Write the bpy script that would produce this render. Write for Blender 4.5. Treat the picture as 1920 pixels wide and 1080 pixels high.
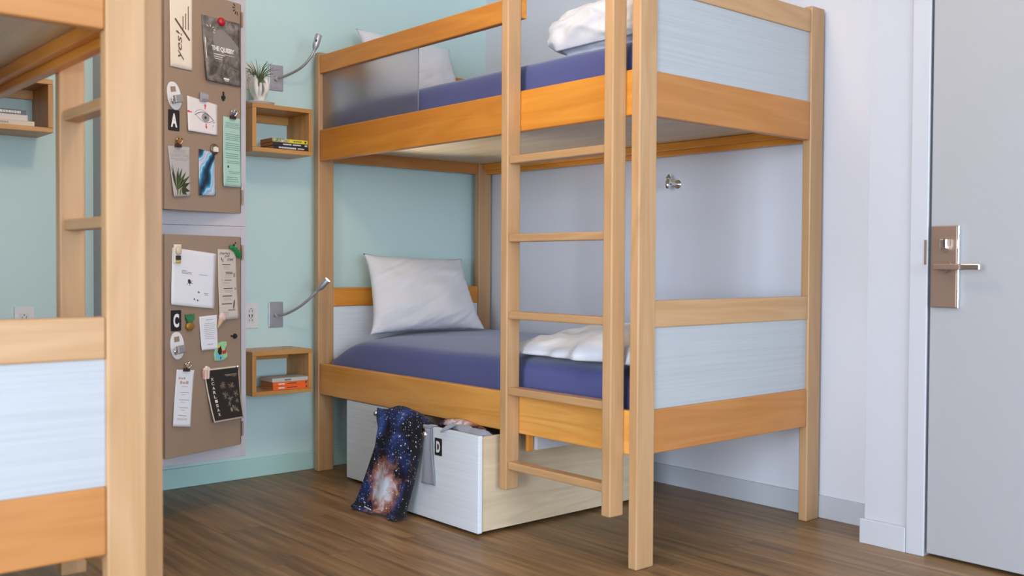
import bpy, bmesh, math, random
from mathutils import Vector, Matrix, noise
random.seed(7)
for o in list(bpy.data.objects): bpy.data.objects.remove(o)
S = bpy.context.scene
C = S.collection
PI = math.pi

# ------------------------------------------------------------------ camera
cam_d = bpy.data.cameras.new('camera'); cam = bpy.data.objects.new('camera', cam_d); C.objects.link(cam)
cF = Vector((-0.7555, 0.6548, -0.02274)); cU = Vector((-0.0213, 0.0108, 0.9997))
cF.normalize(); cR = Vector((0.655, 0.7556, 0.0055)); cR = (cR - cR.dot(cF)*cF).normalized(); cU = cR.cross(cF)
cam.matrix_world = Matrix(((cR.x, cU.x, -cF.x, 4.0703), (cR.y, cU.y, -cF.y, -3.3345), (cR.z, cU.z, -cF.z, 0.941), (0, 0, 0, 1)))
cam_d.sensor_width = 36; cam_d.lens = 36*1875.84/1920; cam_d.clip_start = 0.05
cam_d.dof.use_dof = True; cam_d.dof.focus_distance = 4.1; cam_d.dof.aperture_fstop = 3.2
S.camera = cam
S.view_settings.view_transform = 'Standard'; S.view_settings.look = 'None'
S.view_settings.gamma = 1; S.view_settings.use_curve_mapping = False; S.view_settings.exposure = 0.0

# ------------------------------------------------------------------ sky and lights
W = bpy.data.worlds.new('World'); S.world = W; W.use_nodes = True
bg = W.node_tree.nodes['Background']; bg.inputs[0].default_value = (0.66, 0.80, 1.0, 1); bg.inputs[1].default_value = 1.2
def area(name, loc, size, energy, color, rot=(0, 0, 0), sy=None, shape='RECTANGLE'):
    l = bpy.data.lights.new(name, 'AREA'); l.shape = shape; l.size = size
    if sy: l.size_y = sy
    l.energy = energy; l.color = color
    o = bpy.data.objects.new(name, l); C.objects.link(o); o.location = loc; o.rotation_euler = rot
    return o
YW = -6.3; XJ = 2.08                              # the room widens beside the foreground bunk and ends in a window wall
WX0, WX1, WZ0, WZ1 = 3.5, 5.3, 0.4, 2.3           # window opening in that wall
VY0, VY1 = -5.3, -1.1                            # window opening in the back wall, same sill and head
area('window_daylight', ((WX0+WX1)/2, YW-.17, (WZ0+WZ1)/2), WX1-WX0, 300, (0.665, 0.81, 1.0), (PI/2, 0, 0), WZ1-WZ0)
area('window_daylight_back', (8.67, (VY0+VY1)/2, (WZ0+WZ1)/2), WZ1-WZ0, 280, (0.665, 0.81, 1.0), (0, PI/2, 0), VY1-VY0)
LAMP = (1.90, -2.05, 2.44); LAMP_STRENGTH = 50     # the globe lamp on the ceiling, built at the end of the script

# ------------------------------------------------------------------ materials
def mat(name, col, rough=0.5, metal=0.0, **kw):
    m = bpy.data.materials.get(name)
    if m: return m
    m = bpy.data.materials.new(name); m.use_nodes = True
    b = m.node_tree.nodes['Principled BSDF']
    b.inputs['Base Color'].default_value = (*col, 1); b.inputs['Roughness'].default_value = rough; b.inputs['Metallic'].default_value = metal
    for k, v in kw.items():
        k = k.replace('_', ' ')
        if k in b.inputs: b.inputs[k].default_value = v
    return m
def N(m, t, **kw):
    n = m.node_tree.nodes.new(t)
    for k, v in kw.items():
        if hasattr(n, k): setattr(n, k, v)
        else: n.inputs[k.replace('_', ' ')].default_value = v
    return n
def L(m, a, b): m.node_tree.links.new(a, b)
def ramp(m, fac, stops):
    r = N(m, 'ShaderNodeValToRGB'); e = r.color_ramp.elements
    while len(e) < len(stops): e.new(0.5)
    for k, (p, c) in enumerate(stops): e[k].position = p; e[k].color = (*c, 1)
    L(m, fac, r.inputs[0]); return r.outputs[0]
def bsdf(m): return m.node_tree.nodes['Principled BSDF']
def coords(m, scale, rnd=True, kind='Object'):
    tc = N(m, 'ShaderNodeTexCoord'); mp = N(m, 'ShaderNodeMapping'); mp.inputs['Scale'].default_value = scale
    L(m, tc.outputs[kind], mp.inputs['Vector'])
    if rnd:
        oi = N(m, 'ShaderNodeObjectInfo'); mul = N(m, 'ShaderNodeVectorMath', operation='SCALE'); 
        cx = N(m, 'ShaderNodeCombineXYZ'); mm = N(m, 'ShaderNodeMath', operation='MULTIPLY'); mm.inputs[1].default_value = 37.0
        L(m, oi.outputs['Random'], mm.inputs[0])
        for i in range(3): L(m, mm.outputs[0], cx.inputs[i])
        L(m, cx.outputs[0], mp.inputs['Location'])
    return mp.outputs[0]
def bump(m, h, strength, dist=0.002):
    bp = N(m, 'ShaderNodeBump', Strength=strength, Distance=dist); L(m, h, bp.inputs['Height']); L(m, bp.outputs[0], bsdf(m).inputs['Normal'])
def wood(tone, axis):
    name = 'wood_%s_%s' % (tone, axis)
    m = bpy.data.materials.get(name)
    if m: return m
    pal = {'post': ((0.45, 0.245, 0.100), (0.54, 0.315, 0.150)), 'rail': ((0.58, 0.20, 0.018), (0.72, 0.285, 0.035)),
           'end': ((0.43, 0.165, 0.035), (0.51, 0.210, 0.055)), 'low': ((0.66, 0.27, 0.045), (0.80, 0.39, 0.090)), 'shelf': ((0.42, 0.19, 0.045), (0.60, 0.30, 0.085)), 'ply': ((0.55, 0.42, 0.26), (0.68, 0.54, 0.36))}[tone]  # low: rail wood made paler, bluish window light put into its colour
    m = mat(name, pal[1], 0.38)
    st, cr = 0.9, 9.0
    sc = {'x': (st, cr, cr), 'y': (cr, st, cr), 'z': (cr, cr, st)}[axis]
    v = coords(m, sc)
    n1 = N(m, 'ShaderNodeTexNoise', Scale=1.1, Detail=2.0, Distortion=0.6); L(m, v, n1.inputs['Vector'])
    mul = N(m, 'ShaderNodeMath', operation='MULTIPLY'); mul.inputs[1].default_value = 9.0; L(m, n1.outputs[0], mul.inputs[0])
    fr = N(m, 'ShaderNodeMath', operation='PINGPONG'); fr.inputs[1].default_value = 1.0; L(m, mul.outputs[0], fr.inputs[0])
    v2 = coords(m, tuple(s*(14 if s > 1 else 3) for s in sc))
    n2 = N(m, 'ShaderNodeTexNoise', Scale=1.0, Detail=3.0); L(m, v2, n2.inputs['Vector'])
    mx = N(m, 'ShaderNodeMath', operation='MULTIPLY_ADD'); mx.inputs[1].default_value = 0.45; L(m, fr.outputs[0], mx.inputs[0]); 
    m3 = N(m, 'ShaderNodeMath', operation='MULTIPLY'); m3.inputs[1].default_value = 0.55; L(m, n2.outputs[0], m3.inputs[0]); L(m, m3.outputs[0], mx.inputs[2])
    c = ramp(m, mx.outputs[0], [(0.1, pal[0]), (0.75, pal[1])])
    L(m, c, bsdf(m).inputs['Base Color']); bump(m, n2.outputs[0], 0.08)
    return m
def paint(name, col, rough=0.6, bs=0.06):
    m = mat(name, col, rough); n = N(m, 'ShaderNodeTexNoise', Scale=260.0, Detail=2.0)
    v = coords(m, (1, 1, 1), False); L(m, v, n.inputs['Vector']); bump(m, n.outputs[0], bs, 0.001); return m
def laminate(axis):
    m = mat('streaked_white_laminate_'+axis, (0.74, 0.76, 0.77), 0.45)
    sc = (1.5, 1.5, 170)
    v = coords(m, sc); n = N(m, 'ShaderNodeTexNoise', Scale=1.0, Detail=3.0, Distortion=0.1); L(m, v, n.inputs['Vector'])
    c = ramp(m, n.outputs[0], [(0.3, (0.41, 0.42, 0.42)), (0.6, (0.455, 0.465, 0.465))] if axis == 'y' else [(0.3, (0.70, 0.74, 0.76)), (0.6, (0.76, 0.80, 0.82))])  # one laminate in two tones: foot panels dimmed to hold back window light
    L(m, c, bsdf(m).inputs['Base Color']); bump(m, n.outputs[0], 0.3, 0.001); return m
def cloth(name, col, rough=0.9, sheen=0.3, wrinkle=0.0, wsc=7):
    m = mat(name, col, rough); bsdf(m).inputs['Sheen Weight'].default_value = sheen
    v = coords(m, (1, 1, 1), False); n = N(m, 'ShaderNodeTexNoise', Scale=500.0, Detail=1.0); L(m, v, n.inputs['Vector'])
    h = n.outputs[0]
    if wrinkle:
        n2 = N(m, 'ShaderNodeTexNoise', Scale=wsc, Detail=3.0, Distortion=1.6); L(m, v, n2.inputs['Vector'])
        ma = N(m, 'ShaderNodeMath', operation='MULTIPLY_ADD'); ma.inputs[1].default_value = wrinkle; L(m, n2.outputs[0], ma.inputs[0])
        q = N(m, 'ShaderNodeMath', operation='MULTIPLY'); q.inputs[1].default_value = 0.06; L(m, h, q.inputs[0]); L(m, q.outputs[0], ma.inputs[2]); h = ma.outputs[0]
    bump(m, h, 0.5, 0.006 if wrinkle else 0.001); return m
M_teal = paint('mint_teal_wall_paint', (0.56, 0.735, 0.70))
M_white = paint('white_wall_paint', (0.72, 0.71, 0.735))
M_entry = paint('white_paint_entry_dimmed', (0.53, 0.525, 0.545))  # darker copy of the white paint: less light at the entry put into its colour
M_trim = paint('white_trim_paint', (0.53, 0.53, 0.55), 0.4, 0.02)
M_tealbase = paint('teal_baseboard_paint', (0.46, 0.70, 0.635), 0.4, 0.02)
M_ceil = paint('ceiling_paint', (0.88, 0.87, 0.86))
M_doorp = paint('door_paint', (0.39, 0.38, 0.38), 0.45, 0.02)
M_lockf = mat('locker_lilac_grey_metal', (0.47, 0.44, 0.45), 0.45)
M_lockd = paint('locker_tan_metal', (0.31, 0.215, 0.145), 0.42, 0.03)
M_lockin = mat('locker_dark_inside', (0.05, 0.045, 0.04), 0.7)
M_chrome = mat('chrome', (0.75, 0.75, 0.74), 0.12, 1.0)
M_steel = mat('brushed_steel', (0.42, 0.41, 0.41), 0.45, 0.6)
M_satin = mat('satin_grey_metal', (0.44, 0.43, 0.45), 0.38, 0.6)
M_bronze = mat('satin_bronze_metal', (0.30, 0.20, 0.145), 0.42, 0.55)
M_black = mat('black_plastic', (0.012, 0.011, 0.012), 0.4)
M_ink = mat('black_ink', (0.03, 0.028, 0.03), 0.7)
M_greyink = mat('grey_ink', (0.30, 0.29, 0.29), 0.8)
M_brownink = mat('brown_ink', (0.13, 0.075, 0.045), 0.8)
M_paleink = mat('white_ink', (0.8, 0.78, 0.74), 0.7)
M_redink = mat('red_ink', (0.62, 0.06, 0.03), 0.7)
M_paper = mat('white_paper', (0.74, 0.73, 0.74), 0.8)
M_cream = mat('cream_card', (0.78, 0.68, 0.55), 0.8)
M_tan = mat('tan_paper', (0.58, 0.50, 0.42), 0.85)
M_mint = mat('mint_paper', (0.40, 0.59, 0.49), 0.85)
M_plastw = mat('white_plastic', (0.75, 0.72, 0.69), 0.35)
M_ceramic = mat('white_ceramic', (0.78, 0.74, 0.67), 0.18)
M_sheet = cloth('navy_fitted_sheet', (0.060, 0.074, 0.225), 0.85, 0.35, 0.5, 4)
M_pillow = cloth('white_pillowcase', (0.76, 0.755, 0.775), 0.9, 0.1, 1.3, 6)
M_duvet = cloth('white_duvet', (0.74, 0.74, 0.76), 0.9, 0.1, 1.5, 8)
M_greycloth = cloth('grey_jersey', (0.26, 0.27, 0.31), 0.95, 0.3, 0.6, 12)
# frosted panel
M_frost = mat('frosted_acrylic', (0.88, 0.87, 0.88), 0.42)
bsdf(M_frost).inputs['Transmission Weight'].default_value = 0.97; bsdf(M_frost).inputs['IOR'].default_value = 1.2
nf = N(M_frost, 'ShaderNodeTexNoise', Scale=330.0, Detail=1.0); L(M_frost, coords(M_frost, (1, 1, 1), False), nf.inputs['Vector']); bump(M_frost, nf.outputs[0], 0.25, 0.001)
# floor planks
M_floor = mat('brown_vinyl_planks', (0.2, 0.13, 0.09), 0.4)
def floor_nodes(m):
    v = coords(m, (1, 1, 1), False)
    br = N(m, 'ShaderNodeTexBrick', offset=0.37, offset_frequency=2)
    br.inputs['Scale'].default_value = 1.0; br.inputs['Brick Width'].default_value = 1.25; br.inputs['Row Height'].default_value = 0.152
    br.inputs['Mortar Size'].default_value = 0.0009; br.inputs['Mortar'].default_value = (0.25, 0.25, 0.25, 1)
    br.inputs['Color1'].default_value = (0.85, 0.85, 0.85, 1); br.inputs['Color2'].default_value = (1.12, 1.1, 1.08, 1); br.inputs['Bias'].default_value = 0.0
    L(m, v, br.inputs['Vector'])
    v2 = coords(m, (1.6, 26, 26), False); n = N(m, 'ShaderNodeTexNoise', Scale=1.0, Detail=5.0, Roughness=0.62, Distortion=0.5)
    add = N(m, 'ShaderNodeVectorMath', operation='ADD'); sc = N(m, 'ShaderNodeVectorMath', operation='SCALE'); sc.inputs['Scale'].default_value = 13.0
    L(m, br.outputs['Color'], sc.inputs[0]); L(m, v2, add.inputs[0]); L(m, sc.outputs[0], add.inputs[1]); L(m, add.outputs[0], n.inputs['Vector'])
    c = ramp(m, n.outputs[0], [(0.30, (0.105, 0.052, 0.018)), (0.5, (0.235, 0.130, 0.050)), (0.72, (0.37, 0.225, 0.105))])
    mx = N(m, 'ShaderNodeMix', data_type='RGBA', blend_type='MULTIPLY'); mx.inputs[0].default_value = 1.0
    L(m, c, mx.inputs[6]); L(m, br.outputs['Color'], mx.inputs[7]); L(m, mx.outputs[2], bsdf(m).inputs['Base Color'])
    r = N(m, 'ShaderNodeMapRange'); r.inputs[3].default_value = 0.34; r.inputs[4].default_value = 0.5; L(m, n.outputs[0], r.inputs[0]); L(m, r.outputs[0], bsdf(m).inputs['Roughness'])
    bump(m, n.outputs[0], 0.12, 0.001)
floor_nodes(M_floor)

# ------------------------------------------------------------------ mesh helpers
class MB:
    def __init__(s): s.v = []; s.f = []; s.smooth = []
    def add(s, vs, fs, smooth=False):
        o = len(s.v); s.v += [tuple(v) for v in vs]; s.f += [tuple(i+o for i in f) for f in fs]; s.smooth += [smooth]*len(fs); return s
    def box(s, x0, x1, y0, y1, z0, z1):
        return s.add([(x0,y0,z0),(x1,y0,z0),(x1,y1,z0),(x0,y1,z0),(x0,y0,z1),(x1,y0,z1),(x1,y1,z1),(x0,y1,z1)],
                     [(0,3,2,1),(4,5,6,7),(0,1,5,4),(1,2,6,5),(2,3,7,6),(3,0,4,7)])
    def tube(s, pts, rad, n=12, caps=True):
        pts = [Vector(p) for p in pts]
        if not isinstance(rad, (list, tuple)): rad = [rad]*len(pts)
        vs = []; prev = None
        for i, p in enumerate(pts):
            d = (pts[min(i+1, len(pts)-1)] - pts[max(i-1, 0)]).normalized()
            if prev is None:
                a = d.orthogonal().normalized()
            else:
                a = (prev - prev.dot(d)*d).normalized()
            prev = a; b = d.cross(a)
            for k in range(n):
                t = 2*PI*k/n; vs.append(p + rad[i]*(math.cos(t)*a + math.sin(t)*b))
        fs = [(i*n+k, i*n+(k+1) % n, (i+1)*n+(k+1) % n, (i+1)*n+k) for i in range(len(pts)-1) for k in range(n)]
        s.add(vs, fs, True)
        if caps:
            o = len(vs); s.add(vs[:n], [tuple(reversed(range(n)))]); s.add(vs[o-n:], [tuple(range(n))])
        return s
    def cyl(s, a, b, r, n=20): return s.tube([a, b], r, n)
    def sphere(s, c, r, n=14, sc=(1, 1, 1)):
        vs = []; m = n//2
        for i in range(m+1):
            ph = PI*i/m
            for k in range(n):
                t = 2*PI*k/n; vs.append((c[0]+r*sc[0]*math.sin(ph)*math.cos(t), c[1]+r*sc[1]*math.sin(ph)*math.sin(t), c[2]+r*sc[2]*math.cos(ph)))
        return s.add(vs, [(i*n+k, (i+1)*n+k, (i+1)*n+(k+1) % n, i*n+(k+1) % n) for i in range(m) for k in range(n)], True)
    def lathe(s, prof, n=28, c=(0, 0, 0)):
        vs = [(c[0]+r*math.cos(2*PI*k/n), c[1]+r*math.sin(2*PI*k/n), c[2]+z) for r, z in prof for k in range(n)]
        return s.add(vs, [(i*n+k, i*n+(k+1) % n, (i+1)*n+(k+1) % n, (i+1)*n+k) for i in range(len(prof)-1) for k in range(n)], True)
    def prism(s, poly, y0, y1):       # polygon in local x,z pushed along y
        n = len(poly)
        vs = [(x, y0, z) for x, z in poly] + [(x, y1, z) for x, z in poly]
        return s.add(vs, [tuple(range(n)), tuple(reversed(range(n, 2*n)))] + [(i, i+n, (i+1) % n+n, (i+1) % n) for i in range(n)])
    def slab(s, fn, nx, ny, th, smooth=True):   # fn(s,t) -> (point, normal); closed thin sheet
        A = []; B = []
        for j in range(ny+1):
            for i in range(nx+1):
                p, nn = fn(i/nx, j/ny); p = Vector(p); nn = Vector(nn)
                A.append(p); B.append(p - nn*th)
        w = nx+1; o = len(A)
        fs = [(j*w+i, j*w+i+1, (j+1)*w+i+1, (j+1)*w+i) for j in range(ny) for i in range(nx)]
        fb = [tuple(reversed([k+o for k in f])) for f in fs]
        rim = [i for i in range(w)] + [j*w+nx for j in range(1, ny+1)] + [ny*w+i for i in range(nx-1, -1, -1)] + [j*w for j in range(ny-1, 0, -1)]
        fr = [(rim[k], rim[k]+o, rim[(k+1) % len(rim)]+o, rim[(k+1) % len(rim)]) for k in range(len(rim))]
        return s.add(A+B, fs+fb+fr, smooth)
    def build(s, name, m, parent=None, off=(0, 0, 0), bevel=0.0, sub=0, fix=True):
        me = bpy.data.meshes.new(name); off = Vector(off)
        me.from_pydata([Vector(v)-off for v in s.v], [], s.f)
        me.polygons.foreach_set('use_smooth', s.smooth)
        if fix:
            b = bmesh.new(); b.from_mesh(me); bmesh.ops.recalc_face_normals(b, faces=b.faces); b.to_mesh(me); b.free()
        me.update()
        for mm in (m if isinstance(m, (list, tuple)) else [m]): me.materials.append(mm)
        o = bpy.data.objects.new(name, me); C.objects.link(o)
        if parent: o.parent = parent
        if bevel:
            md = o.modifiers.new('bevel', 'BEVEL'); md.width = bevel; md.segments = 2; md.limit_method = 'ANGLE'; md.angle_limit = math.radians(40)
        if sub:
            md = o.modifiers.new('sub', 'SUBSURF'); md.levels = sub; md.render_levels = sub
        return o
def box(x0, x1, y0, y1, z0, z1): return MB().box(x0, x1, y0, y1, z0, z1)
def tag(o, label, cat, group=None, kind=None):
    o['label'] = label; o['category'] = cat
    if group: o['group'] = group
    if kind: o['kind'] = kind
    return o
def thing(name, label, cat, loc=(0, 0, 0), rz=0, group=None):
    o = bpy.data.objects.new(name, None); C.objects.link(o); o.empty_display_size = 0.05
    o.location = loc; o.rotation_euler = (0, 0, rz); return tag(o, label, cat, group)
def struct(name, mb, m, parent=None, label=None, bevel=0):
    o = mb.build(name, m, parent, bevel=bevel)
    if not parent: o['kind'] = 'structure'
    if label: o['label'] = label
    return o
def text_geo(body, bold=0.0, shear=0.0, spacing=1.0, lead=1.0):
    c = bpy.data.curves.new('t', 'FONT'); c.body = body; c.size = 1; c.offset = bold; c.shear = shear; c.space_character = spacing; c.space_line = lead; c.resolution_u = 3
    o = bpy.data.objects.new('t', c); me = bpy.data.meshes.new_from_object(o)
    vs = [v.co.copy() for v in me.vertices]; fs = [tuple(p.vertices) for p in me.polygons]
    bpy.data.objects.remove(o); bpy.data.curves.remove(c); bpy.data.meshes.remove(me)
    x0 = min(v.x for v in vs); x1 = max(v.x for v in vs); y0 = min(v.y for v in vs); y1 = max(v.y for v in vs)
    return [((v.x-x0)/(x1-x0), (v.y-y0)/(y1-y0)) for v in vs], fs

# ------------------------------------------------------------------ the room
H = 2.62; XB = 8.5; YN = -3.592
struct('floor', box(-0.1, XB+0.1, YW-0.1, 0.1, -0.06, 0), M_floor)
struct('ceiling', box(-0.1, XB+0.1, YW-0.15, 0.1, H, H+0.06), M_ceil)
struct('wall_left', box(-0.1, 0, YN-0.15, 0.0, 0, H), M_teal)
struct('wall_right', box(-0.1, 2.293, 0, 0.1, 0, H), M_white)
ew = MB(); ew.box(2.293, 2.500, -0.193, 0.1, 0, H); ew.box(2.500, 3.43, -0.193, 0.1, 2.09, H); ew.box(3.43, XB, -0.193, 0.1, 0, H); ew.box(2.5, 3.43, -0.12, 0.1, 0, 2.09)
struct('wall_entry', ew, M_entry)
bw = MB(); bw.box(XB, XB+.12, YW-.15, VY0, 0, H); bw.box(XB, XB+.12, VY1, 0.1, 0, H); bw.box(XB, XB+.12, VY0, VY1, 0, WZ0); bw.box(XB, XB+.12, VY0, VY1, WZ1, H)
struct('wall_back', bw, M_white)
wb = MB()
for a, b, c, d in ((VY0, VY1, WZ0, WZ0+.04), (VY0, VY1, WZ1-.04, WZ1), (VY0, VY0+.04, WZ0+.04, WZ1-.04), (VY1-.04, VY1, WZ0+.04, WZ1-.04), (-3.22, -3.18, WZ0+.04, WZ1-.04)): wb.box(XB+.07, XB+.11, a, b, c, d)
struct('window_2', wb, M_trim)
struct('wall_near', box(0, XJ, YN-0.12, YN, 0, H), M_white)
struct('wall_side', box(XJ-.12, XJ, YW, YN-.12, 0, H), M_white)
nw = MB(); nw.box(XJ, WX0, YW-0.15, YW, 0, H); nw.box(WX1, XB, YW-0.15, YW, 0, H); nw.box(WX0, WX1, YW-0.15, YW, 0, WZ0); nw.box(WX0, WX1, YW-0.15, YW, WZ1, H)
struct('wall_window', nw, M_white)
wf = MB()
for a, b, c, d in ((WX0, WX1, WZ0, WZ0+.04), (WX0, WX1, WZ1-.04, WZ1), (WX0, WX0+.04, WZ0+.04, WZ1-.04), (WX1-.04, WX1, WZ0+.04, WZ1-.04), (4.38, 4.42, WZ0+.04, WZ1-.04)): wf.box(a, b, YW-.13, YW-.09, c, d)
struct('window_1', wf, M_trim)
def basebd(name, x0, x1, y0, y1, h, m): struct(name, box(x0, x1, y0, y1, 0, h), m, bevel=0.003)
basebd('baseboard_left', 0.0005, 0.013, YN, -0.012, 0.084, M_tealbase)
basebd('baseboard_right', 0.0, 2.2925, -0.013, -0.0005, 0.084, M_trim)
bj = MB(); bj.box(2.280, 2.444, -0.206, -0.1935, 0, 0.084); bj.box(2.280, 2.2925, -0.1935, -0.0135, 0, 0.084)
struct('baseboard_entry', bj, M_trim, bevel=0.003)
tr = MB(); tr.box(2.445, 2.506, -0.203, -0.1935, 0, 2.15); tr.box(3.424, 3.49, -0.203, -0.1935, 0, 2.15); tr.box(2.506, 3.424, -0.203, -0.1935, 2.088, 2.15)
struct('trim_1', tr, M_trim, bevel=0.003)
door = struct('door_1', box(2.510, 3.42, -0.190, -0.145, 0.012, 2.085), M_doorp, bevel=0.002)
# lock hardware on the door (children of the door)
pl = box(2.518, 2.603, -0.206, -0.1905, 0.813, 1.074).build('lock_plate', M_bronze, door, bevel=0.003); pl['label'] = 'brown metal lock plate'
box(2.603, 2.609, -0.206, -0.1905, 0.812, 1.075).build('plate_edge', M_chrome, door, bevel=0.002)
kb = MB(); kb.box(2.558, 2.582, -0.232, -0.207, 1.000, 1.032); kb.cyl((2.57, -0.206, 1.004), (2.57, -0.222, 1.004), 0.013)
o = kb.build('thumb_turn', M_chrome, door, bevel=0.003); o['label'] = 'small chrome thumb turn'
box(2.5715, 2.576, -0.2332, -0.2322, 1.006, 1.031).build('key_slot', M_black, door)
lv = MB(); lv.cyl((2.566, -0.206, 0.943), (2.566, -0.218, 0.943), 0.019, 24); lv.cyl((2.566, -0.215, 0.943), (2.566, -0.257, 0.943), 0.010, 16)
lv.box(2.555, 2.641, -0.268, -0.256, 0.934, 0.953)
lvo = lv.build('lever_handle', M_bronze, door, bevel=0.003)
o = box(2.6412, 2.702, -0.268, -0.256, 0.934, 0.953).build('lever_tip', M_chrome, door, bevel=0.003); o['label'] = 'bright end of the lever handle'
tag(box(2.4955, 2.5035, -0.2062, -0.2031, 0.951, 1.030).build('strike_plate', M_bronze, bevel=0.0008), 'small brown metal strike plate set in the white door frame beside the lock', 'strike plate')

# ------------------------------------------------------------------ bunk beds
X0, X1 = 0.0456, 2.0087; YFR, YBK = -1.035, -0.024; PW, PD = 0.035, 0.080
UB, UT, GB, GT, LB, LT, HB, HH = 1.4061, 1.5466, 1.7986, 1.8802, 0.3525, 0.4912, 0.7478, 0.8332
def bunk(label, mirror, dx):
    cx, cy = 1.027+dx, -0.53
    my = (lambda y: y) if not mirror else (lambda y: -3.592-y)
    r = thing('bunk_bed', label, 'bunk bed', (cx, my(cy), 0), 0, None)
    off = r.location
    def B(name, x0, x1, y0, y1, z0, z1, m, bev=0.003, lab=None, mb=None):
        a, b = sorted((my(y0), my(y1)))
        o = (mb or box(x0+dx, x1+dx, a, b, z0, z1)).build(name, m, r, off, bevel=bev)
        if lab: o['label'] = lab
        return o
    wp, rx, ry = wood('post', 'z'), wood('rail', 'x'), wood('end', 'y')
    for xx in (X0, X1-PW):
        for ya in (YFR, YBK-PD): B('post', xx, xx+PW, ya, ya+PD, 0, 1.895, wp, 0.004)
    xa, xb = X0+PW+.0005, X1-PW-.0005; ya, yb = YFR+PD+.0005, YBK-PD-.0005
    for z0, z1 in ((LB, LT), (UB, UT)):
        B('side_rail', xa, xb, YFR+.005, YFR+.033, z0, z1, rx if z0 > 1 else wood('low', 'x'), 0.004)
        B('side_rail', xa, xb, YBK-.033, YBK-.005, z0, z1, rx, 0.004)
        B('end_rail', X0+.004, X0+.032, ya, yb, z0, z1, ry, 0.004)
        B('end_rail', X1-.032, X1-.004, ya, yb, z0, z1, ry, 0.004)
        B('cleat', xa, xb, YFR+.0335, YFR+.058, z0+.020, z0+.052, rx)
        B('cleat', xa, xb, YBK-.058, YBK-.0335, z0+.020, z0+.052, rx)
        o = B('bed_platform', X0+.0365, X1-.0365, YFR+.0345, YBK-.0345, z0+.0525, z0+.0645, wood('ply', 'x'), 0.001, 'pale plywood platform')
    for z0, z1, t0, t1 in ((LT, HB, HB, HH), (UT, GB, GB, GT)):
        for xx in (X0, X1):
            s = 1 if xx == X0 else -1
            a, b = sorted((xx+s*.004, xx+s*.032)); B('end_top_rail', a, b, ya, yb, t0, t1, wood('post' if xx == X1 else 'rail', 'y'), 0.004)
            a, b = sorted((xx+s*.011, xx+s*.025)); B('end_panel', a, b, ya, yb, z0+.0003, z1-.0003, laminate('y' if xx == X1 else 'y_brightened'), 0.0, 'white panel with fine horizontal streaks')
    B('guard_rail', xa, 1.451, YFR+.005, YFR+.033, GB, GT, rx, 0.004)
    B('frosted_guard_panel', xa, 0.817, YFR+.021, YFR+.027, UT+.0003, GB-.0003, M_frost, 0.0, 'frosted translucent panel')
    for xs in ((1.4213, 1.4556), (1.912, 1.9496)): B('ladder_side', xs[0], xs[1], YFR-.0575, YFR-.0002+.004, 0.162, 1.97, wp, 0.004)
    for zt in (1.317, 1.048, .782, .519, .261): B('ladder_rung', 1.4557, 1.9119, YFR-.050, YFR-.006, zt-.027, zt, wood('post', 'x'), 0.004)
    B('center_leg', 1.455, 1.468, YFR+.034, YFR+.060, LB-.065, LB+.019, wood('rail', 'z'))
    B('drawer_guide', 1.469, 1.485, YFR+.062, YBK-.10, LB-.060, LB+.050, M_trim, 0.001, 'white board under the platform')
    for zc in (LB+.05, LB+.09, UB+.05, UB+.09):
        pass
    return r
bed = bunk('tall maple bunk bed with ladder and frosted guard panel, standing against the white wall', False, 0.0)
bed2 = bunk('blurred maple bunk bed cut off at the left edge of the photo, in the foreground', True, 0.02)

# ------------------------------------------------------------------ mattresses
def rbox(x0, x1, y0, y1, z0, z1, r, n=(46, 26, 8), fn=None):
    mb = MB(); vs = {}; V = []
    nx, ny, nz = n
    def rp(i, j, k):
        key = (i, j, k)
        if key in vs: return vs[key]
        def e(t, N_): return 0.5-0.5*math.cos(PI*t/N_) if N_ > 10 else t/N_
        p = Vector((x0+(x1-x0)*e(i, nx), y0+(y1-y0)*e(j, ny), z0+(z1-z0)*k/nz))
        q = Vector((min(max(p.x, x0+r), x1-r), min(max(p.y, y0+r), y1-r), min(max(p.z, z0+r), z1-r)))
        d = p-q
        cheb = max(abs(d.x), abs(d.y), abs(d.z))
        if cheb > 1e-9: p = q + d.normalized()*cheb
        if fn: p = fn(p)
        vs[key] = len(V); V.append(p); return vs[key]
    F = []
    for i in range(nx):
        for j in range(ny):
            for k in (0, nz): F.append((rp(i, j, k), rp(i+1, j, k), rp(i+1, j+1, k), rp(i, j+1, k)))
    for i in range(nx):
        for k in range(nz):
            for j in (0, ny): F.append((rp(i, j, k), rp(i+1, j, k), rp(i+1, j, k+1), rp(i, j, k+1)))
    for j in range(ny):
        for k in range(nz):
            for i in (0, nx): F.append((rp(i, j, k), rp(i, j+1, k), rp(i, j+1, k+1), rp(i, j, k+1)))
    return mb.add(V, F, True)
def mattress(label, z0, z1, mirror=False, dx=0.0, drop=0.0):
    my = (lambda y: y) if not mirror else (lambda y: -3.592-y)
    off = (1.02+dx, my(-0.5), z0)
    def fn(p):
        p = p.copy(); h = (p.z-z0)/(z1-z0)
        # the sheet sinks round the head corner and softens along the front edge
        a = math.exp(-((p.x-.09)/.14)**2) * math.exp(-((p.y+.985)/.22)**2)
        p.z -= drop*a*h
        f = math.exp(-((p.y+.985)/.10)**2); p.z -= .014*f*h
        w = noise.noise(Vector((p.x*3.1, p.y*4, p.z*5)))*.004
        w2 = noise.noise(Vector(((p.x+p.z*.9)*16, p.y*2, p.z*2+5)))*.005*a*2
        p.z += (w if h > .3 else 0) + w2*h; p.y -= w2*.8
        p.y = my(p.y); p.x += dx
        return p
    mb = rbox(0.088, 1.966, -0.990, -0.066, z0, z1, 0.05, fn=fn)
    return tag(mb.build('mattress', M_sheet, None, off), label, 'mattress')
def place(o, loc): o.location = loc
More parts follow.
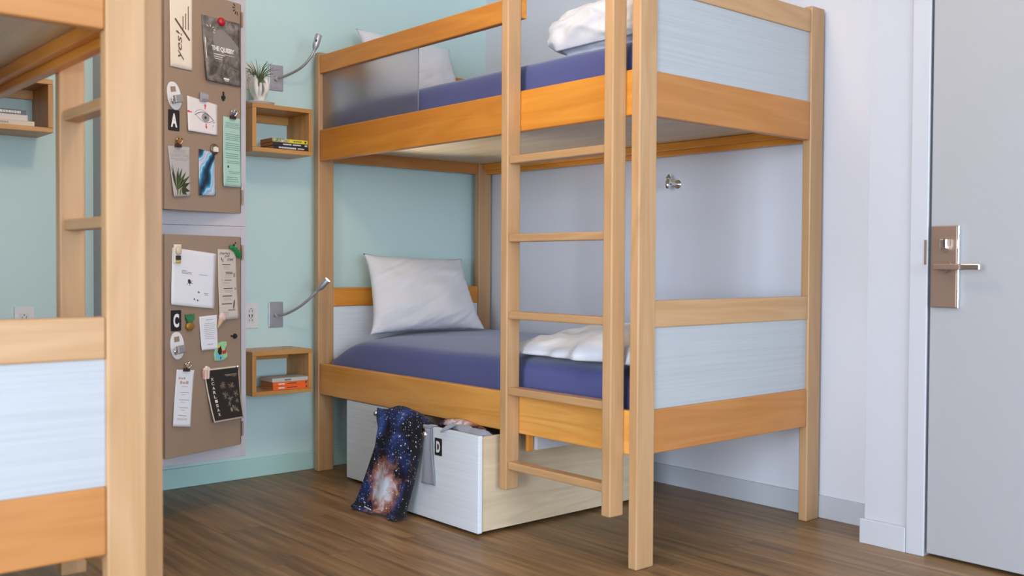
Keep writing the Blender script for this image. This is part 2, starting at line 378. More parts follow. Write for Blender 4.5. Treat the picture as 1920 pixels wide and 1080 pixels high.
m1 = mattress('mattress in a navy fitted sheet on the lower bunk, white pillow at its head', LB+.0655, .617, drop=.085); place(m1, (1.02, -.5, LB+.0655))
m2 = mattress('mattress in a navy fitted sheet up on the upper bunk behind the guard rail', UB+.0655, 1.668, drop=.02); place(m2, (1.02, -.5, UB+.0655))

# ------------------------------------------------------------------ pillows
def pillow(label, corners, thick, out, seed, dent=0.0):
    bl, br, tl, tr = [Vector(c) for c in corners]; out = Vector(out).normalized()
    cen = (bl+br+tl+tr)/4; base = Vector((cen.x, cen.y, min(bl.z, br.z)))
    nx, ny = 56, 44; V = []; F = []
    def pt(s, t, side):
        u, v = 2*s-1, 2*t-1
        pin = .05*(1-abs(v)**3)*abs(u)**6, .035*(1-abs(u)**3)*abs(v)**6
        ss = s - math.copysign(pin[0], u); tt = t - math.copysign(pin[1], v)
        p = bl.lerp(br, ss).lerp(tl.lerp(tr, ss), tt)
        k = max(0, (1-abs(u)**2.6))**.62 * max(0, (1-abs(v)**2.6))**.62
        w = noise.noise(Vector((u*2.1+seed, v*2.3, side*3)))*.22 + noise.noise(Vector(((u-v)*2.2+seed, (u+v)*.7, side)))*.10
        crease = -abs(noise.noise(Vector(((u*1.0-v*1.4)*3.2+seed*3, (u*.9+v*.6)*.9, side*5))))*.30
        edge = (1-k)**2*noise.noise(Vector((u*11+seed, v*11, side)))*.10
        h = thick*(k*(1+w+crease*(.35+.65*(1-k))) + edge*max(abs(u),abs(v))**4*.6) - thick*.10*abs(noise.noise(Vector(((u-v*1.3)*5.5+seed, (u*.8+v)*1.3, side*2))))*k**.3
        rip = .004*noise.noise(Vector((u*7, v*7, seed)))
        return p + out*side*h*(1 if side > 0 else .45) + Vector((0, 0, rip*max(abs(u), abs(v))**6))
    idx = {}
    def g(i, j, side):
        key = (i, j, 0 if i in (0, nx) or j in (0, ny) else side)
        if key not in idx: idx[key] = len(V); V.append(pt(i/nx, j/ny, side if key[2] else 1))
        return idx[key]
    for side in (1, -1):
        for i in range(nx):
            for j in range(ny): F.append((g(i, j, side), g(i+1, j, side), g(i+1, j+1, side), g(i, j+1, side)))
    o = MB().add(V, F, True).build('pillow', M_pillow, None, base); o.location = base
    return tag(o, label, 'pillow', 'pillows')
pillow('plump white pillow leaning on the headboard of the lower bunk', ((.285, -.893, .624), (.300, -.232, .624), (.115, -.82, .992), (.105, -.235, .972)), .085, (.95, -.10, .35), 3)
pillow('white pillow on the upper bunk, seen partly through the frosted panel', ((.30, -.90, 1.680), (.30, -.36, 1.680), (.125, -.87, 2.02), (.125, -.33, 2.0)), .085, (.95, -.10, .35), 8)

# ------------------------------------------------------------------ duvets
def duvet(name, label, plan, zb, hfun, seed, n=(70, 60), bulge=.02, amp=1.0):
    nx, ny = n; V = []; F = []; a, b, c, d = [Vector((*q, 0)) for q in plan]   # front-left, front-right, back-right, back-left
    cen = (a+b+c+d)/4
    def pt(s, t, top):
        p = a.lerp(b, s).lerp(d.lerp(c, s), t)
        e = min(min(s, 1-s)*3.2, min(t, 1-t)*3.2, 1.0); e = max(e, 0)
        prof = (1-(1-e)**2.4)**.5 if e < 1 else 1
        ang = Vector((math.sin(s*9+seed), math.cos(t*8+seed), 0))*.006
        wob = Vector((noise.noise(Vector((t*6, seed, s*2))), noise.noise(Vector((s*7, seed+4, t*2))), 0))*.03*(1-e*.6)
        h = hfun(s, t)
        f1 = noise.noise(Vector((p.x*5+seed, p.y*5, seed)))*.018
        f2 = -abs(noise.noise(Vector((p.x*7+p.y*4+seed, p.y*9-p.x*3, 2))))*.035 + .01
        f3 = noise.noise(Vector((p.x*22, p.y*22, seed)))*.006
        z = zb + (h*prof + (f1+f2+f3)*amp*min(1, prof*1.2) if top else .0012)
        if not top: z = zb + .001 + .012*(1-prof)
        z = max(z, zb+.001)
        return Vector((p.x+wob.x+ang.x, p.y+wob.y, z))
    idx = {}
    def g(i, j, top):
        rim = i in (0, nx) or j in (0, ny); key = (i, j, 2 if rim else top)
        if key not in idx: idx[key] = len(V); V.append(pt(i/nx, j/ny, top if not rim else 0))
        return idx[key]
    for top in (1, 0):
        for i in range(nx):
            for j in range(ny): F.append((g(i, j, top), g(i+1, j, top), g(i+1, j+1, top), g(i, j+1, top)))
    base = Vector((cen.x, cen.y, zb)); o = MB().add(V, F, True).build(name, M_duvet, None, base); o.location = base
    return tag(o, label, 'duvet')
duvet('duvet', 'folded white duvet lying flat at the foot of the lower bunk behind the ladder', ((1.300, -1.00), (1.955, -1.02), (1.955, -.16), (1.36, -.20)), .619,
      lambda s, t: .055+.075*s + .02*math.sin(t*2.2), 2.0, amp=.8)
def rolled_duvet(label, x0, x1, y0, y1, z0, z1, seed):
    cy, cz = (y0+y1)/2, (z0+z1)/2
    def fn(p):
        if p.z < z0+.004: return p
        ax = Vector((min(max(p.x, x0+.09), x1-.05), cy+(p.y-cy)*.3, cz)); d = (p-ax); l = d.length; d = d/l if l > 1e-6 else Vector((0, 0, 1))
        ph = (p.z-z0)*46 + 2.2*noise.noise(Vector((p.x*4+seed, p.y*3, p.z*2))) + (p.y-y0)*9
        lay = -abs(math.sin(ph))**.5*.012 + .010
        cr = -abs(noise.noise(Vector((p.x*6+seed, p.y*12+p.z*9, p.z*14))))*.034 + noise.noise(Vector((p.x*3, p.y*3+seed, 1)))*.020
        fine = noise.noise(Vector((p.x*19+seed, p.y*19, p.z*19)))*.007
        q = p + d*(lay+cr+fine); q.z = max(q.z, z0+.002); q.z += .012*math.sin((p.x-x0)*7)*((p.z-z0)/(z1-z0))
        return q
    base = ((x0+x1)/2, cy, z0)
    o = rbox(x0, x1, y0, y1, z0, z1, .095, (64, 40, 22), fn).build('duvet', M_duvet, None, base); o.location = base
    return tag(o, label, 'duvet')
rolled_duvet('bunched white duvet rolled up at the foot of the upper bunk', 1.395, 1.95, -.92, -.40, 1.675, 1.85, 5.0)

# ------------------------------------------------------------------ drawers under the bed
def drawer(label, x0, x1, yf, ytop):
    r = thing('bed_drawer', label, 'drawer', ((x0+x1)/2, yf+.3, 0.0)); off = r.location
    box(x0, x1, yf, yf+.018, .012, .350).build('drawer_front', laminate('x'), r, off, bevel=.0015)['label'] = 'white streaked drawer front'
    py = wood('ply', 'y')
    sides = MB(); ys, ye = yf+.0185, min(yf+.84, -.08)
    b = MB(); b.box(x0+.006, x0+.018, ys, ye, .014, .345); b.box(x1-.018, x1-.006, ys, ye, .014, .345); b.box(x0+.0185, x1-.0185, ye-.012, ye, .014, .345); b.box(x0+.0185, x1-.0185, ys, ye-.0125, .014, .026)
    b.build('drawer_box', py, r, off, bevel=.001)['label'] = 'pale plywood drawer box'
    for wx in (x0+.05, x1-.05):
        for wy in (ys+.06, ye-.06): MB().cyl((wx-.008, wy, .0075), (wx+.008, wy, .0075), .0068, 14).build('wheel', M_black, r, off)
    kx = (x0+x1)/2-.02
    k = MB(); k.cyl((kx, yf-.0005, .322), (kx, yf-.012, .322), .006); k.sphere((kx, yf-.017, .322), .0125, 16)
    k.build('knob', M_chrome, r, off)
    return r
dC = drawer('closed white under-bed drawer on the left below the lower bunk', .309, .862, -1.025, 0)
dD = drawer('white under-bed drawer pulled out, marked with the letter D, clothes over its edge', .868, 1.402, -1.171, 0)
MB().cyl((.544, -1.0255, .290), (.544, -1.030, .290), .006).build('lock_button', M_chrome, dC, dC.location)

# ------------------------------------------------------------------ letter plates
def letter_plate(letter, w, h, label, loc, rz, tilt=0):
    r = thing('letter_plate', label, 'letter plate', loc, rz); r.rotation_euler = (0, tilt, rz)
    mb = MB(); pts = []
    for cx_, cz_, a0 in ((w/2-.004, h/2-.004, 0), (-w/2+.004, h/2-.004, 90), (-w/2+.004, -h/2+.004, 180), (w/2-.004, -h/2+.004, 270)):
        for k in range(4): a = math.radians(a0+30*k); pts.append((cx_+.004*math.cos(a), cz_+.004*math.sin(a)))
    mb.prism(pts, -.0015, 0).build('plate', M_black, r)
    tv, tf = text_geo(letter, bold=.045); lw, lh = w*.56, h*.66
    t = MB(); n = len(tv)
    t.add([((x-.5)*lw, -.0019, (z-.5)*lh) for x, z in tv], tf)
    t.build('letter', M_paleink, r, fix=False); return r
letter_plate('D', .042, .063, 'black plate with a white letter D on the pulled-out drawer front', (1.173, -1.1712, .2825), 0)

# ------------------------------------------------------------------ clothes in the drawer
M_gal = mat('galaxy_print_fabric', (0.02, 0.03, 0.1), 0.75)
def galaxy(m):
    v = coords(m, (1, 1, 1), False)
    n1 = N(m, 'ShaderNodeTexNoise', Scale=9.0, Detail=4.0, Distortion=0.5); L(m, v, n1.inputs['Vector'])
    base = ramp(m, n1.outputs[0], [(0.42, (0.003, 0.003, 0.010)), (0.54, (0.012, 0.030, 0.14)), (0.68, (0.045, 0.12, 0.38))])
    # nebula cloud around a spot of the print
    sub = N(m, 'ShaderNodeVectorMath', operation='SUBTRACT'); sub.inputs[1].default_value = (-.005, 0, -.045); L(m, v, sub.inputs[0])
    mul = N(m, 'ShaderNodeVectorMath', operation='MULTIPLY'); mul.inputs[1].default_value = (1/.085, 0, 1/.11); L(m, sub.outputs[0], mul.inputs[0])
    ln = N(m, 'ShaderNodeVectorMath', operation='LENGTH'); L(m, mul.outputs[0], ln.inputs[0])
    n2 = N(m, 'ShaderNodeTexNoise', Scale=26.0, Detail=4.0, Distortion=0.8); L(m, v, n2.inputs['Vector'])
    a = N(m, 'ShaderNodeMath', operation='MULTIPLY_ADD'); a.inputs[1].default_value = 1.5; L(m, n2.outputs[0], a.inputs[0]); L(m, ln.outputs['Value'], a.inputs[2])
    neb = ramp(m, a.outputs[0], [(0.0, (0.62, 0.72, 0.80)), (0.95, (0.50, 0.55, 0.62)), (1.0, (0.45, 0.22, 0.12))])
    rr = N(m, 'ShaderNodeMapRange'); rr.inputs[1].default_value = 1.25; rr.inputs[2].default_value = 1.9; rr.inputs[3].default_value = 1; rr.inputs[4].default_value = 0; L(m, a.outputs[0], rr.inputs[0])
    mr2 = N(m, 'ShaderNodeMapRange'); mr2.inputs[1].default_value = 1.0; mr2.inputs[2].default_value = 1.5; L(m, a.outputs[0], mr2.inputs[0])
    nc = N(m, 'ShaderNodeMix', data_type='RGBA'); nc.inputs[6].default_value = (0.66, 0.74, 0.82, 1); nc.inputs[7].default_value = (0.50, 0.19, 0.10, 1); L(m, mr2.outputs[0], nc.inputs[0])
    mx = N(m, 'ShaderNodeMix', data_type='RGBA'); L(m, rr.outputs[0], mx.inputs[0]); L(m, base, mx.inputs[6]); L(m, nc.outputs[2], mx.inputs[7])
    # small orange wisps
    n3 = N(m, 'ShaderNodeTexNoise', Scale=13.0, Detail=3.0, Distortion=1.0); v3 = coords(m, (1, 1, 1), False); L(m, v3, n3.inputs['Vector'])
    w3 = N(m, 'ShaderNodeMapRange'); w3.inputs[1].default_value = .66; w3.inputs[2].default_value = .76; L(m, n3.outputs[0], w3.inputs[0])
    mx3 = N(m, 'ShaderNodeMix', data_type='RGBA'); L(m, w3.outputs[0], mx3.inputs[0]); L(m, mx.outputs[2], mx3.inputs[6]); mx3.inputs[7].default_value = (0.55, 0.36, 0.30, 1)
    cur = mx3.outputs[2]
    for sc, th in ((62, .20), (130, .20)):
        vo = N(m, 'ShaderNodeTexVoronoi', Scale=sc); L(m, v, vo.inputs['Vector'])
        sr = N(m, 'ShaderNodeMapRange'); sr.inputs[1].default_value = th; sr.inputs[2].default_value = th-.07; sr.inputs[3].default_value = 0; sr.inputs[4].default_value = 1; L(m, vo.outputs['Distance'], sr.inputs[0])
        sp = N(m, 'ShaderNodeSeparateXYZ'); L(m, vo.outputs['Color'], sp.inputs[0]); gt = N(m, 'ShaderNodeMath', operation='GREATER_THAN'); gt.inputs[1].default_value = .45; L(m, sp.outputs[0], gt.inputs[0])
        ml = N(m, 'ShaderNodeMath', operation='MULTIPLY'); L(m, sr.outputs[0], ml.inputs[0]); L(m, gt.outputs[0], ml.inputs[1])
        ms = N(m, 'ShaderNodeMix', data_type='RGBA'); L(m, ml.outputs[0], ms.inputs[0]); L(m, cur, ms.inputs[6]); ms.inputs[7].default_value = (0.72, 0.76, 0.84, 1); cur = ms.outputs[2]
    # dark along one edge: dark print plus painted shade of the cloth turning away
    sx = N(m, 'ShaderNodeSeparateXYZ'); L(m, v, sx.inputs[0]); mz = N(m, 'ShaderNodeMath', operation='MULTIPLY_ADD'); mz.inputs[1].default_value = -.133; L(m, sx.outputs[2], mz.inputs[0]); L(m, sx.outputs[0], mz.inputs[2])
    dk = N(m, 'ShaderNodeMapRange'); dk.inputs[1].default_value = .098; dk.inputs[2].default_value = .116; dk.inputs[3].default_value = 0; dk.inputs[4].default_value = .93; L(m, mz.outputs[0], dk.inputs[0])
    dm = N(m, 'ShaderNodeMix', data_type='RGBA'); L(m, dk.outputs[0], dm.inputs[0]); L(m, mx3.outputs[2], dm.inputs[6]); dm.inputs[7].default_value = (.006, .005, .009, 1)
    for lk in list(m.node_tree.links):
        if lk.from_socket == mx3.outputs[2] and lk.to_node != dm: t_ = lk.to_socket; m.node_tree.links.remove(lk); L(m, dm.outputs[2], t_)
    L(m, cur, bsdf(m).inputs['Base Color'])
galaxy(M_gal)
def interp(tab, t):
    for (a, va), (b, vb) in zip(tab, tab[1:]):
        if t <= b:
            k = (t-a)/(b-a); return tuple(x+(y-x)*k for x, y in zip(va, vb))
    return tab[-1][1]
# rows along the drape: t, (left x, right x, y, z)
gal_rows = [(0, (.93, 1.06, -1.08, .31)), (.08, (.86, 1.12, -1.098, .352)), (.17, (.83, 1.115, -1.120, .384)), (.25, (.812, 1.100, -1.158, .401)), (.32, (.800, 1.098, -1.192, .390)),
            (.40, (.798, 1.100, -1.206, .350)), (.55, (.800, 1.094, -1.214, .255)), (.72, (.765, 1.080, -1.226, .150)), (.88, (.735, 1.065, -1.240, .055)), (.96, (.725, 1.065, -1.252, .016)), (1, (.738, 1.058, -1.275, .008))]
def gal_fn(s, t):
    xl, xr, y, z = interp(gal_rows, t)
    hang = max(0, min(1, (t-.3)/.2)); amp = .026*hang
    x = xl+(xr-xl)*s
    fold = math.sin(s*15+1.2+t*1.5)*.5 + math.sin(s*7.3+t*3)*.5
    edge = max(0, (s-.84)/.16)*.035*hang + max(0, (.18-s)/.18)*.022*hang    # both edges turn back towards the drawer front
    y2 = y + amp*fold*.7 + edge*1.0 - .012*hang
    y2 = min(y2, -1.1765) if t > .33 else y2
    z2 = z + .006*math.sin(s*13+t*6)*hang + noise.noise(Vector((s*4, t*5, 1)))*.008*(1-hang)
    if t <= .32: z2 -= .055*abs(s-.42)**2*4*(.4+.6*min(1,t/.2))
    return (x, y2, max(z2, .004)), (0, -.9, .4)
gb = Vector((.93, -1.22, .15))
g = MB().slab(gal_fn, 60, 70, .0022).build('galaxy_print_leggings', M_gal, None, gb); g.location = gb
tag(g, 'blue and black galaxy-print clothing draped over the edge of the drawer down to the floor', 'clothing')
hm = MB().slab(lambda s, t: ((.775+.10*s, -1.2635-.004*s, .016-.007*s+.006*t), (0, -1, .2)), 8, 1, .0015).build('hem_lining', M_paper, g, gb)
hm['label'] = 'pale strip of lining at the hem'
def lump(name, label, spine, rad, seed, m, flat=.6, cat='clothing', zmin=None):
    mb = MB(); n = 20; V = []; pts = [Vector(p) for p in spine]; K = 40
    def at(t):
        f = t*(len(pts)-1); i = min(int(f), len(pts)-2); return pts[i].lerp(pts[i+1], f-i)
    def rd(t):
        f = t*(len(rad)-1); i = min(int(f), len(rad)-2); return rad[i]+(rad[i+1]-rad[i])*(f-i)
    for i in range(K+1):
        t = i/K; p = at(t); d = (at(min(1, t+.03))-at(max(0, t-.03))).normalized(); side = d.cross(Vector((0, 0, 1))).normalized(); up = side.cross(d)
        e = max(.05, math.sin(PI*min(1, max(0, t)))**.35)
        for k in range(n):
            a = 2*PI*k/n; r = rd(t)*e*(1+.35*noise.noise(Vector((math.cos(a)*1.5+seed, math.sin(a)*1.5, t*7)))+.18*noise.noise(Vector((math.cos(a)*4, math.sin(a)*4+seed, t*22))))
            q = p+side*math.cos(a)*r+up*math.sin(a)*r*flat
            if zmin: q.z = max(q.z, zmin)
            V.append(q)
    F = [(i*n+k, i*n+(k+1) % n, (i+1)*n+(k+1) % n, (i+1)*n+k) for i in range(K) for k in range(n)] + [tuple(reversed(range(n))), tuple(range(K*n, K*n+n))]
    base = pts[len(pts)//2]; o = mb.add(V, F, True).build(name, m, None, base); o.location = base
    return tag(o, label, cat)
lump('grey_hooded_top', 'rumpled grey jersey top lying in the pulled-out drawer', [(1.20, -1.128, .350), (1.25, -1.115, .352), (1.30, -1.12, .346), (1.35, -1.105, .340), (1.372, -1.06, .325)], [.018, .030, .024, .034, .02], 2, M_greycloth, .62)
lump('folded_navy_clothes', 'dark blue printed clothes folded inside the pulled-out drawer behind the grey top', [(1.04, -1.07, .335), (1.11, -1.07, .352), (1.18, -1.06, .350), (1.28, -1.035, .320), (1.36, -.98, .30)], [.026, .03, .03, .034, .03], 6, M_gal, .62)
lump('jersey_sleeve', 'end of a grey jersey sleeve lapping over the front edge of the drawer', [(1.215, -1.12, .362), (1.222, -1.15, .364), (1.214, -1.176, .352), (1.203, -1.186, .340)], [.010, .014, .013, .010], 4, M_greycloth, .45)
st = MB().slab(lambda s, t: ((1.131+(s-.5)*(.030+.048*t)-.008*t, -1.186-.004*math.sin(s*6)-.003*math.sin(t*5), .345-.205*t), (0, -1, 0)), 10, 24, .004)
st.slab(lambda s, t: ((1.115+(s-.5)*.035+.02*(1-t), -1.160-.026*t**.6, .357-.010*t*t), (0, -.3, .95)), 6, 8, .003)
so = st.build('fabric_strap', M_greycloth, None, (1.12, -1.18, .24)); so.location = (1.12, -1.18, .24)
tag(so, 'flat grey fabric strap hanging down the front of the drawer beside the letter D', 'strap')

# ------------------------------------------------------------------ box shelves, switch plates, lamps
def shelf(label, y0, y1, z0, z1, d=.20):
    r = thing('box_shelf', label, 'shelf', (0.0005, (y0+y1)/2, z0)); off = r.location; t = .018
    wx, wy, wz = wood('shelf', 'x'), wood('shelf', 'y'), wood('shelf', 'z')
    box(.0005, d, y0, y1, z1-t, z1).build('top_board', wy, r, off, bevel=.0015)
    box(.0005, d, y0, y1, z0, z0+t).build('bottom_board', wy, r, off, bevel=.0015)
    for a in (y0, y1-t): box(.0005, d, a, a+t, z0+t+.0003, z1-t-.0003).build('side_board', wood('shelf', 'z'), r, off, bevel=.001)
    box(.0005, .016, y0+t, y1-t, z1-t-.035, z1-t).build('mounting_cleat', wy, r, off, bevel=.001)
    return r
SY0, SY1 = -1.416, -1.133
shelf('wooden box shelf holding yellow and black books, white hand vase on top', SY0, SY1, 1.412, 1.613)
shelf('wooden box shelf near the floor beside the bunk, holding orange paperbacks', SY0, SY1, .383, .571)
MS = lambda y: -3.592-y
shelf('wooden box shelf seen through the foreground bunk at the left edge', MS(SY1)-.025, MS(SY0)-.025, 1.415, 1.608)

def book(label, x1, y0, y1, z0, h, depth, cover, page, group, spine_txt=None, ink=None, rz=0, extra=None):
    r = thing('book', label, 'book', (x1, (y0+y1)/2, z0), rz, group); w = y1-y0
    c = MB(); c.box(-depth, 0, -w/2, w/2, 0, .0012); c.box(-depth, 0, -w/2, w/2, h-.0012, h); c.box(-.0012, 0, -w/2, w/2, .0012, h-.0012)
    c.build('cover', cover, r, bevel=.0004); box(-depth+.002, -.0013, -w/2+.001, w/2-.001, .00125, h-.00125).build('page_block', page, r)
    if spine_txt:
        mb = MB()
        for marks, a, b, fz in spine_txt:       # too small to read in the photo: a row of short strokes
            for k in range(marks):
                y_a = -w/2+w*(a+(b-a)*k/marks); y_b = -w/2+w*(a+(b-a)*(k+.72)/marks); hh = fz*(1 if k % 3 else .8)/2
                mb.add([(.0003, y_a, h*(.5-hh)), (.0003, y_b, h*(.5-hh)), (.0003, y_b, h*(.5+hh)), (.0003, y_a, h*(.5+hh))], [(0, 1, 2, 3)])
        mb.build('spine_lettering', ink or M_paleink, r, fix=False)
    if extra:
        mb = MB()
        for a, b, z0_, z1_ in extra: mb.box(-.0001, .0004, -w/2+w*a, -w/2+w*b, h*z0_, h*z1_)
        mb.build('spine_mark', mat('spine_mark_tone', (.05, .02, .02), .6), r)
    return r
M_pg = mat('aged_page_edges', (0.45, 0.22, 0.10), .9); M_pg2 = mat('cream_page_edges', (0.70, 0.62, 0.50), .9)
M_yel = mat('yellow_cover', (0.72, 0.58, 0.03), .45); yv = coords(M_yel, (1, 1, 1), False)
sy = N(M_yel, 'ShaderNodeSeparateXYZ'); L(M_yel, yv, sy.inputs[0]); yn = N(M_yel, 'ShaderNodeTexNoise', Scale=90.0); L(M_yel, yv, yn.inputs['Vector'])
yr_ = N(M_yel, 'ShaderNodeMapRange'); yr_.inputs[1].default_value = -.015; yr_.inputs[2].default_value = 0.0; L(M_yel, sy.outputs[1], yr_.inputs[0])
yc = ramp(M_yel, yn.outputs[0], [(.4, (.12, .25, .05)), (.55, (.55, .42, .25)), (.7, (.7, .6, .4))]); ym = N(M_yel, 'ShaderNodeMix', data_type='RGBA'); L(M_yel, yr_.outputs[0], ym.inputs[0]); L(M_yel, yc, ym.inputs[6]); ym.inputs[7].default_value = (0.75, 0.60, 0.03, 1); L(M_yel, ym.outputs[2], bsdf(M_yel).inputs['Base Color'])
M_bk = mat('black_cover', (0.02, 0.015, 0.015), .4); M_or = mat('orange_cover', (0.85, 0.13, 0.015), .45); M_gy = mat('pale_grey_cover', (0.52, 0.51, 0.47), .6)
zb = 1.412+.0182
book('black paperback with pale lettering on its spine, bottom of the stack under the yellow one', .192, -1.317, -1.141, zb, .0148, .115, M_bk, M_pg, 'books in the upper shelf', [(21, .15, .62, .5), (11, .66, .84, .4)])
book('black paperback with a white title on its spine, between two books in the stack', .190, -1.318, -1.146, zb+.015, .0148, .113, M_bk, M_pg, 'books in the upper shelf', [(10, .28, .52, .42), (12, .55, .78, .42), (3, .88, .96, .5)])
book('yellow paperback on top of the two black ones', .187, -1.319, -1.148, zb+.030, .0165, .112, M_yel, M_pg, 'books in the upper shelf', [(12, .58, .82, .32)], M_ink, extra=[(.90, .95, .25, .75)])
zb = .383+.0182
book('orange paperback at the bottom of the stack, lying on the shelf board', .190, -1.316, -1.147, zb, .0168, .11, M_or, M_pg, 'books in the lower shelf', [(7, .15, .33, .4)], M_paleink, extra=[(.4, .68, .4, .6), (.92, .96, .3, .7)])
book('orange paperback in the middle of the stack, under the pale one', .190, -1.317, -1.145, zb+.017, .0168, .11, M_or, M_pg, 'books in the lower shelf', [(6, .15, .33, .4)], M_paleink, extra=[(.4, .66, .4, .6), (.90, .94, .3, .7)])
book('pale grey paperback on top of the two orange ones', .191, -1.320, -1.149, zb+.034, .0165, .112, M_gy, M_pg2, 'books in the lower shelf', [(12, .34, .52, .4)], M_ink, -.02)
zb = 1.415+.0182
book('thick cream-paged book at the bottom of the stack seen through the foreground bunk', .185, -2.475, -2.262, zb, .018, .14, M_pg2, M_pg2, 'books in the far left shelf', [(14, .2, .6, .4)], M_greyink)
book('pale thin book in the middle of the stack seen through the foreground bunk', .182, -2.47, -2.284, zb+.0182, .021, .13, mat('white_cover', (.68, .62, .58), .5), M_pg2, 'books in the far left shelf')
book('dark blue-grey book on top of the stack seen through the foreground bunk', .178, -2.465, -2.287, zb+.0394, .018, .125, mat('slate_cover', (.12, .14, .15), .5), M_pg2, 'books in the far left shelf', [(21, .3, .9, .5)], M_paleink)

def outlet(label, y, z, usb=True, grp=None):
    r = thing('wall_outlet', label, 'outlet', (0.0005, y, z), PI/2)
    box(-.035, .035, -.005, 0, -.057, .057).build('cover_plate', M_plastw, r, bevel=.002)
    box(-.0165, .0165, -.0065, -.0052, -.033, .033).build('socket_face', mat('ivory_plastic', (.68, .66, .64), .4), r, bevel=.0008)
    s = MB()
    for zc in ((.020, -.020) if usb else (.017, -.017)):
        s.box(-.0085, -.0065, -.0072, -.0066, zc-.0055, zc+.0035); s.box(.0055, .0075, -.0072, -.0066, zc-.0055, zc+.0045)
        s.cyl((-.0005, -.0066, zc+.010), (-.0005, -.0072, zc+.010), .0023, 10)
    s.build('slots', M_ink, r)
    if usb:
        for dx_ in (-.008, .005): box(dx_-.002, dx_+.0025, -.0073, -.0066, -.007, .005).build('usb_port', M_ink, r)
    s = MB(); 
    for zc in (.048, -.048): s.cyl((0, -.005, zc), (0, -.0058, zc), .0025, 10)
    s.build('screw', M_plastw, r); return r
outlet('white wall outlet with charging ports beside the lower grey lamp plate', -1.327, .7145)
outlet('white wall outlet behind the air plant, beside the upper grey lamp plate', -1.336, 1.758, False)
outlet('white wall outlet seen through the foreground bunk at the left edge', -2.252, .716, False)

def spline(pts, k=8):
    P = [Vector(p) for p in pts]; P = [P[0]*2-P[1]] + P + [P[-1]*2-P[-2]]; out = []
    for i in range(1, len(P)-2):
        for j in range(k):
            t = j/k; a, b, c, d = P[i-1:i+3]
            out.append(.5*((2*b)+(-a+c)*t+(2*a-5*b+4*c-d)*t*t+(-a+3*b-3*c+d)*t**3))
    out.append(P[-2]); return out
def reading_lamp(label, zc, path, tip, lit):
    r = thing('reading_lamp', label, 'wall lamp', (0.0005, -1.2055, zc)); off = Vector(r.location)
    box(.0005, .006, -1.2405, -1.1705, zc-.057, zc+.057).build('wall_plate', M_satin, r, off, bevel=.003)
    box(.0062, .0075, -1.232, -1.179, zc-.048, zc+.048).build('plate_inset', M_satin, r, off, bevel=.001)
    for dz in (-.042, .042): MB().cyl((.0076, -1.2055, zc+dz), (.0085, -1.2055, zc+dz), .003, 12).build('screw', M_steel, r, off)
    b = Vector(path[0]); MB().cyl((.0076, b.y, b.z), (.022, b.y, b.z), .0115, 24).build('collar', M_satin, r, off, bevel=.002)
    sp = spline(path); MB().tube(sp, .0058, 14).build('gooseneck', M_steel, r, off)
    a = Vector(path[-1]); t = Vector(tip); d = (t-a).normalized()
    hd = MB().tube([a-d*.004, a+d*.004, a+d*.014, a+d*.024, t-d*.002, t], [.0062, .0072, .0118, .0140, .0143, .0136], 20)
    h = hd.build('lamp_head', M_satin, r, off)
    e = mat('lamp_lens_lit', (1, 1, 1), .4) if lit else mat('lamp_lens_off', (.15, .15, .15), .3)
    if lit: bsdf(e).inputs['Emission Color'].default_value = (1, .95, .98, 1); bsdf(e).inputs['Emission Strength'].default_value = 8
    MB().cyl(t+d*.0001, t+d*.0008, .0122, 20).build('lens', e, h, off)
    sw = (a+t)/2+d*.006
    nn = Vector((1, -.85, .0)); nn = (nn-nn.dot(d)*d).normalized(); q = sw+nn*.0138
    if not lit:
        s2 = nn.cross(d); V = [q+d*i*.005+s2*j*.0035+nn*k for k in (0, .0012) for i, j in ((-1, -1), (1, -1), (1, 1), (-1, 1))]
        MB().add(V, [(0, 3, 2, 1), (4, 5, 6, 7), (0, 1, 5, 4), (1, 2, 6, 5), (2, 3, 7, 6), (3, 0, 4, 7)]).build('switch', M_black, h, off)
    if lit:
        l = bpy.data.lights.new('reading_lamp_beam', 'SPOT'); l.energy = 27; l.color = (1, .92, .80); l.spot_size = math.radians(62); l.spot_blend = .9; l.shadow_soft_size = .009
        lo = bpy.data.objects.new('reading_lamp_beam', l); C.objects.link(lo); lo.parent = r; lo.location = t+d*.004-off; lo.rotation_euler = d.to_track_quat('-Z', 'Y').to_euler()
    return r
reading_lamp('lit gooseneck reading lamp on a grey wall plate beside the lower bunk', .7145, [(.012, -1.208, .716), (.040, -1.190, .714), (.080, -1.172, .730), (.115, -1.152, .751), (.145, -1.131, .777), (.165, -1.114, .802), (.180, -1.097, .824)], (.212, -1.064, .872), True)
reading_lamp('unlit gooseneck reading lamp on a grey wall plate beside the upper bunk', 1.768, [(.012, -1.208, 1.764), (.040, -1.191, 1.769), (.080, -1.174, 1.780), (.115, -1.154, 1.797), (.140, -1.136, 1.819), (.160, -1.120, 1.848), (.170, -1.109, 1.876)], (.182, -1.092, 1.946), False)

